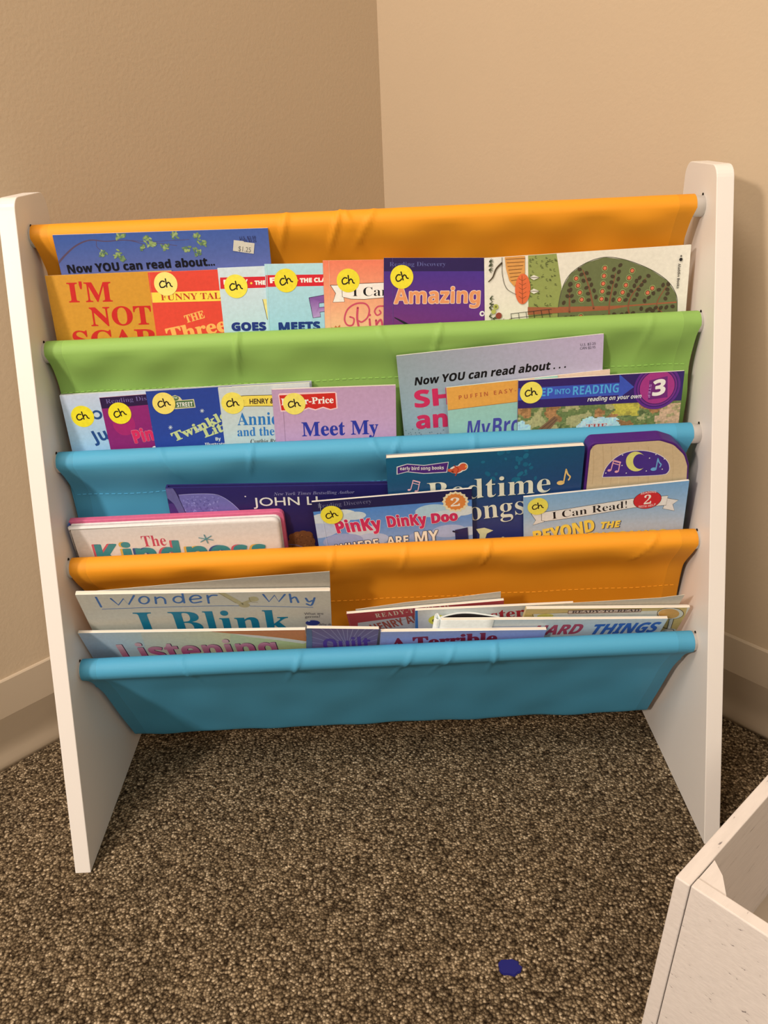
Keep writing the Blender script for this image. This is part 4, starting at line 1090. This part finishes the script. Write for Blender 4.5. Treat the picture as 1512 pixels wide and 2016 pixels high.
b = book('picture_book', 3, (817, 1202), (1129, 1187.5), 'white paperback with a blue spine and red letters, behind the folded white book', (216, 204, 188), yo=0.0195, th=0.0024, spine=(62, 116, 168))
b.poly([zE(890, 190), zE(916, 190), zE(922, 420), zE(893, 420)], (66, 120, 172)); b.text('Master', (905, 1228), (1033, 1213), 18, (186, 44, 50), 'serif', fat=.5)
b.stickers.append((zE(1064, 266), 0.1, (228, 206, 60), 0.0092))
finish(b)

b = book('picture_book', 3, (1036, 1199), (1359, 1196), 'yellow paperback with white border and worn corners, right end of the bottom pocket', (214, 176, 104), yo=0.0118, th=0.0034, rad=.003)
b.poly([zG(1372, 90), zG(1420, 90), zG(1330, 400), zG(1290, 400)], (226, 208, 184))
b.poly([zG(195, 150), zG(1140, 125), zG(1130, 300), zG(230, 330)], (220, 208, 188)); b.line([zG(230, 300), zG(186, 152), zG(460, 140)], 1.0, (74, 56, 38), smooth=False)
b.disc(zG(285, 165), 16, (220, 196, 100), 8)
b.poly([zG(460, 122), zG(1022, 110), zG(1014, 136), zG(455, 150)], (122, 74, 54)); b.poly([zG(465, 126), zG(1016, 114), zG(1009, 132), zG(461, 146)], (220, 184, 158))
b.text('READY-TO-READ', zG(486, 143), zG(1000, 130), 4.2, (70, 46, 40), 'serif', fat=.2)
ov = [zG(1240 + 100 * math.cos(i * .2094), 146 + 44 * math.sin(i * .2094)) for i in range(30)]
b.poly(ov, (224, 208, 180)); b.poly([zG(1228 + 80 * math.cos(i * .2094), 147 + 38 * math.sin(i * .2094)) for i in range(30)], (226, 162, 84)); b.line(ov + [ov[0]], 1.2, (92, 62, 42), smooth=False)
b.poly([zG(1232, 192), zG(1262, 186), zG(1240, 262), zG(1214, 266)], (222, 206, 186)); b.line([zG(1232, 192), zG(1214, 266)], 1, (70, 56, 44), up=False); b.line([zG(1266, 186), zG(1240, 262)], 1, (70, 56, 44))
b.disc(zG(1228, 280), 15, (206, 196, 180), 10, up=True); b.line([zG(1180, 248), zG(1215, 262), zG(1262, 268), zG(1262, 300)], 1.4, (58, 48, 40))
b.stickers = []
finish(b)
leaf(b, [(1060, 1191), (1200, 1183), (1300, 1177), (1348, 1171)], .0042, 'loose_leaf', 'beige back cover bent away', col=(206, 184, 156))

b = book('picture_book', 3, (869, 1221), (1315, 1218), 'white paperback with red and blue comic capitals, folded open behind the lavender paperback', (216, 212, 214), yo=0.0062, th=0.0030)
b.text('HARD', zF(560, 272), zF(806, 262), 18, (194, 76, 92), 'bold', fat=.9, outline=((70, 40, 46), .8), shear=.22); b.text('THINGS', zF(862, 266), zF(1206, 253), 18.5, (64, 106, 172), 'bold', fat=.9, outline=((36, 48, 84), .8), shear=.2)
finish(b)
# its cover is folded back on itself: a loop of stiff paper at the left end with a dark hollow
def loop_sheet(S):
    pts = []
    L = S.uv((985, 1216))[0]; top = S.h
    for i in range(15):
        t = i / 14; x = L * (1 - t); pts.append((x, -0.0036 - 0.0072 * math.sin(math.pi * min(1, t * 1.02)) ** 1.0 * (.35 + .65 * t)))
    x_end, d_end = pts[-1]
    for i in range(1, 9):
        a = math.pi / 2 + math.pi * i / 9
        pts.append((-0.0015 + .0045 * math.cos(a) - 0.0, -0.0018 + .0042 * math.sin(a) * 1.0 - .002))
    for i in range(8): pts.append((L * i / 7 * .9, 0.0004))
    v, f = [], []
    th_ = .0005
    for (x, d) in pts: v += [(x, .004, d), (x, top + .0006, d)]
    n = len(pts); 
    for i in range(n - 1): f.append((2 * i, 2 * i + 2, 2 * i + 3, 2 * i + 1))
    cols = [[paint((224, 216, 210))] * 4 for _ in f]
    return v, f, cols
v, f, c = loop_sheet(b)
o = link_mesh('folded_cover', v, f, M_PRINT, b.root, cols=c, smooth=True); o['label'] = 'white cover folded back in a loop'
sm = o.modifiers.new('thickness', 'SOLIDIFY'); sm.thickness = 0.0010; sm.offset = 0

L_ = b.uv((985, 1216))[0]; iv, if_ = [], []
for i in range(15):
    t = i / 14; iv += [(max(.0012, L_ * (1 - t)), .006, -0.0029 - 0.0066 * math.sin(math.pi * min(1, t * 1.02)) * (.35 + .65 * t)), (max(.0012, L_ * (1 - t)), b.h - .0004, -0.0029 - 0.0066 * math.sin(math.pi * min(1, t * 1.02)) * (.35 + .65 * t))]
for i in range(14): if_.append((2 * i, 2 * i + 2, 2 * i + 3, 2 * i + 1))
o = link_mesh('inner_sheet', iv, if_, M_PRINT, b.root, cols=[[paint((24, 18, 18))] * 4 for _ in if_], smooth=True); o['label'] = 'black sheet inside the folded cover'  # thin black sheet following the back of the loop
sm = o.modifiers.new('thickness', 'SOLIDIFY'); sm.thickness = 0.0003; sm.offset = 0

b = book('picture_book', 3, (153.3, 1246.5), (601, 1240), 'pastel paperback with magenta bubble letters and orange page, front left of bottom pocket', (200, 196, 180), yo=0.0122, m=-0.033, th=0.0030)
b.grad((188, 192, 198), (186, 194, 200), (206, 198, 128), (196, 196, 124), .4)
b.poly([zD(420, 385), zD(900, 385), zD(900, 560), zD(480, 560)], [(206, 194, 168), (220, 200, 150), (218, 198, 148), (206, 196, 172)])
b.poly([zD(700, 378), zD(1320, 370), zD(1320, 445), zD(1200, 424), zD(1050, 408), zD(900, 397)], (208, 122, 66)); b.poly([zD(900, 397), zD(1050, 408), zD(1200, 424), zD(1312, 440), zD(1290, 452), zD(1150, 432), zD(1000, 415)], (228, 206, 182))
LC = (184, 58, 108)
b.text('Listening', zD(345, 540), zD(1158, 508), 31, (176, 40, 98), 'bold', fat=1.0, shadow=((60, 34, 54), 1.6, -1.0), top=(226, 168, 160))
finish(b)

b = book('picture_book', 3, (603.5, 1237), (746, 1238.6), 'dull purple paperback with pale rays, between the pastel paperback and the lavender paperback', (118, 94, 126), yo=0.0004, th=0.0030, spine=(74, 84, 110))
for i in range(15):
    a = math.radians(8 + i * 11.5); b.line([zE(390, 470), zE(390 + 420 * math.cos(a), 470 - 300 * math.sin(a))], 1.8, (150, 130, 154), smooth=False, up=False, taper=(.4, 1.6))
b.up(); b.text('Quilt', zE(222, 492), zE(566, 476), 22, (92, 56, 130), 'bold', fat=.6)
b.poly([zE(80, 320), zE(128, 320), zE(132, 520), zE(90, 520)], (98, 104, 126))
finish(b)

b = book('picture_book', 3, (749.5, 1244), (1076, 1240), 'lavender paperback with dark red slab letters, in the middle front of the bottom pocket', (158, 156, 190), yo=0.0012, th=0.0034)
b.text('A Terrible', (770, 1278), (977, 1265), 20, (138, 34, 56), 'serif', fat=1.3)
finish(b)

# ------------------------------------------------------------------ crate and blue speck
ZC_ = 0.19
K0 = hit((1329.5, 1726), Vector((0, 0, 1)), ZC_)
ang = math.radians(41.0); U = Vector((math.cos(ang), math.sin(ang), 0)); V = Vector((math.sin(ang), -math.cos(ang), 0))
mw = Matrix.Translation((K0.x, K0.y, 0)) @ Matrix((U, V, Vector((0, 0, 1)))).transposed().to_4x4()
crate = thing('wooden_crate', 'whitewashed open wooden crate standing in front of the right foot of the bookshelf', 'crate', mw)
LU, LV, T, FL = 0.34, 0.30, 0.0105, 0.0065
def board(name, pts_top, flare, mats, z0=0.002, z1=ZC_):
    bm = bmesh.new()
    lo = [bm.verts.new((a + fa, c_ + fc, z0)) for (a, c_), (fa, fc) in zip(pts_top, flare)]; hi = [bm.verts.new((a, c_, z1)) for a, c_ in pts_top]
    bm.faces.new(lo[::-1]); bm.faces.new(hi)
    for i in range(4): bm.faces.new((lo[i], lo[(i + 1) % 4], hi[(i + 1) % 4], hi[i]))
    bmesh.ops.recalc_face_normals(bm, faces=bm.faces)
    bmesh.ops.bevel(bm, geom=list(bm.edges), offset=.0009, segments=2, affect='EDGES', profile=.5)
    return bm_obj(name, bm, mats, crate)
f_ = -FL
board('side_board', [(0, 0), (LU, 0), (LU, T), (0, T)], [(f_, f_), (-f_, f_), (-f_, f_), (f_, f_)], M_CRATE_U)
board('side_board', [(0, LV - T), (LU, LV - T), (LU, LV), (0, LV)], [(f_, -f_), (-f_, -f_), (-f_, -f_), (f_, -f_)], M_CRATE_U)
board('end_board', [(.0008, T + .0005), (T, T + .0005), (T, LV - T - .0005), (.0008, LV - T - .0005)], [(f_, f_), (f_, f_), (f_, -f_), (f_, -f_)], M_CRATE_U)
board('end_board', [(LU - T, T + .0005), (LU, T + .0005), (LU, LV - T - .0005), (LU - T, LV - T - .0005)], [(-f_, f_), (-f_, f_), (-f_, -f_), (-f_, -f_)], M_CRATE_U)
bm = bmesh.new(); prism(bm, [(T - .014, T - .014), (LU - T + .014, T - .014), (LU - T + .014, LV - T + .014), (T - .014, LV - T + .014)], 0.006, 0.014); bmesh.ops.recalc_face_normals(bm, faces=bm.faces)
bm_obj('bottom_board', bm, M_CRATE_IN, crate)
for (a, c_, sa, sc) in ((T + .0003, T + .0006, 1, 1), (LU - T - .0003, T + .0006, -1, 1), (T + .0003, LV - T - .0006, 1, -1), (LU - T - .0003, LV - T - .0006, -1, -1)):
    bm = bmesh.new(); prism(bm, [(a, c_), (a + sa * .022, c_), (a + sa * .014, c_ + sc * .010), (a, c_ + sc * .020)], 0.02, ZC_ - .0015); bmesh.ops.recalc_face_normals(bm, faces=bm.faces)
    bm_obj('corner_post', bm, M_CRATE_U, crate)

sp = hit((1003, 1906), Vector((0, 0, 1)), 0.0)
bm = bmesh.new()
r_ = random.Random(2)
prism(bm, [((.0098 + r_.uniform(-.0012, .0012)) * math.cos(i * math.pi / 10), (.0078 + r_.uniform(-.001, .001)) * math.sin(i * math.pi / 10)) for i in range(20)], 0.0002, 0.0018)
bmesh.ops.recalc_face_normals(bm, faces=bm.faces)
bmesh.ops.bevel(bm, geom=[e for e in bm.edges if e.verts[0].co.z > .001 and e.verts[1].co.z > .001], offset=.0007, segments=2, affect='EDGES')
o = bm_obj('wax_scrap', bm, M_CRAYON); o.location = sp
o['label'] = 'small dark blue scrap lying on the carpet in front of the bookshelf'; o['category'] = 'scrap'
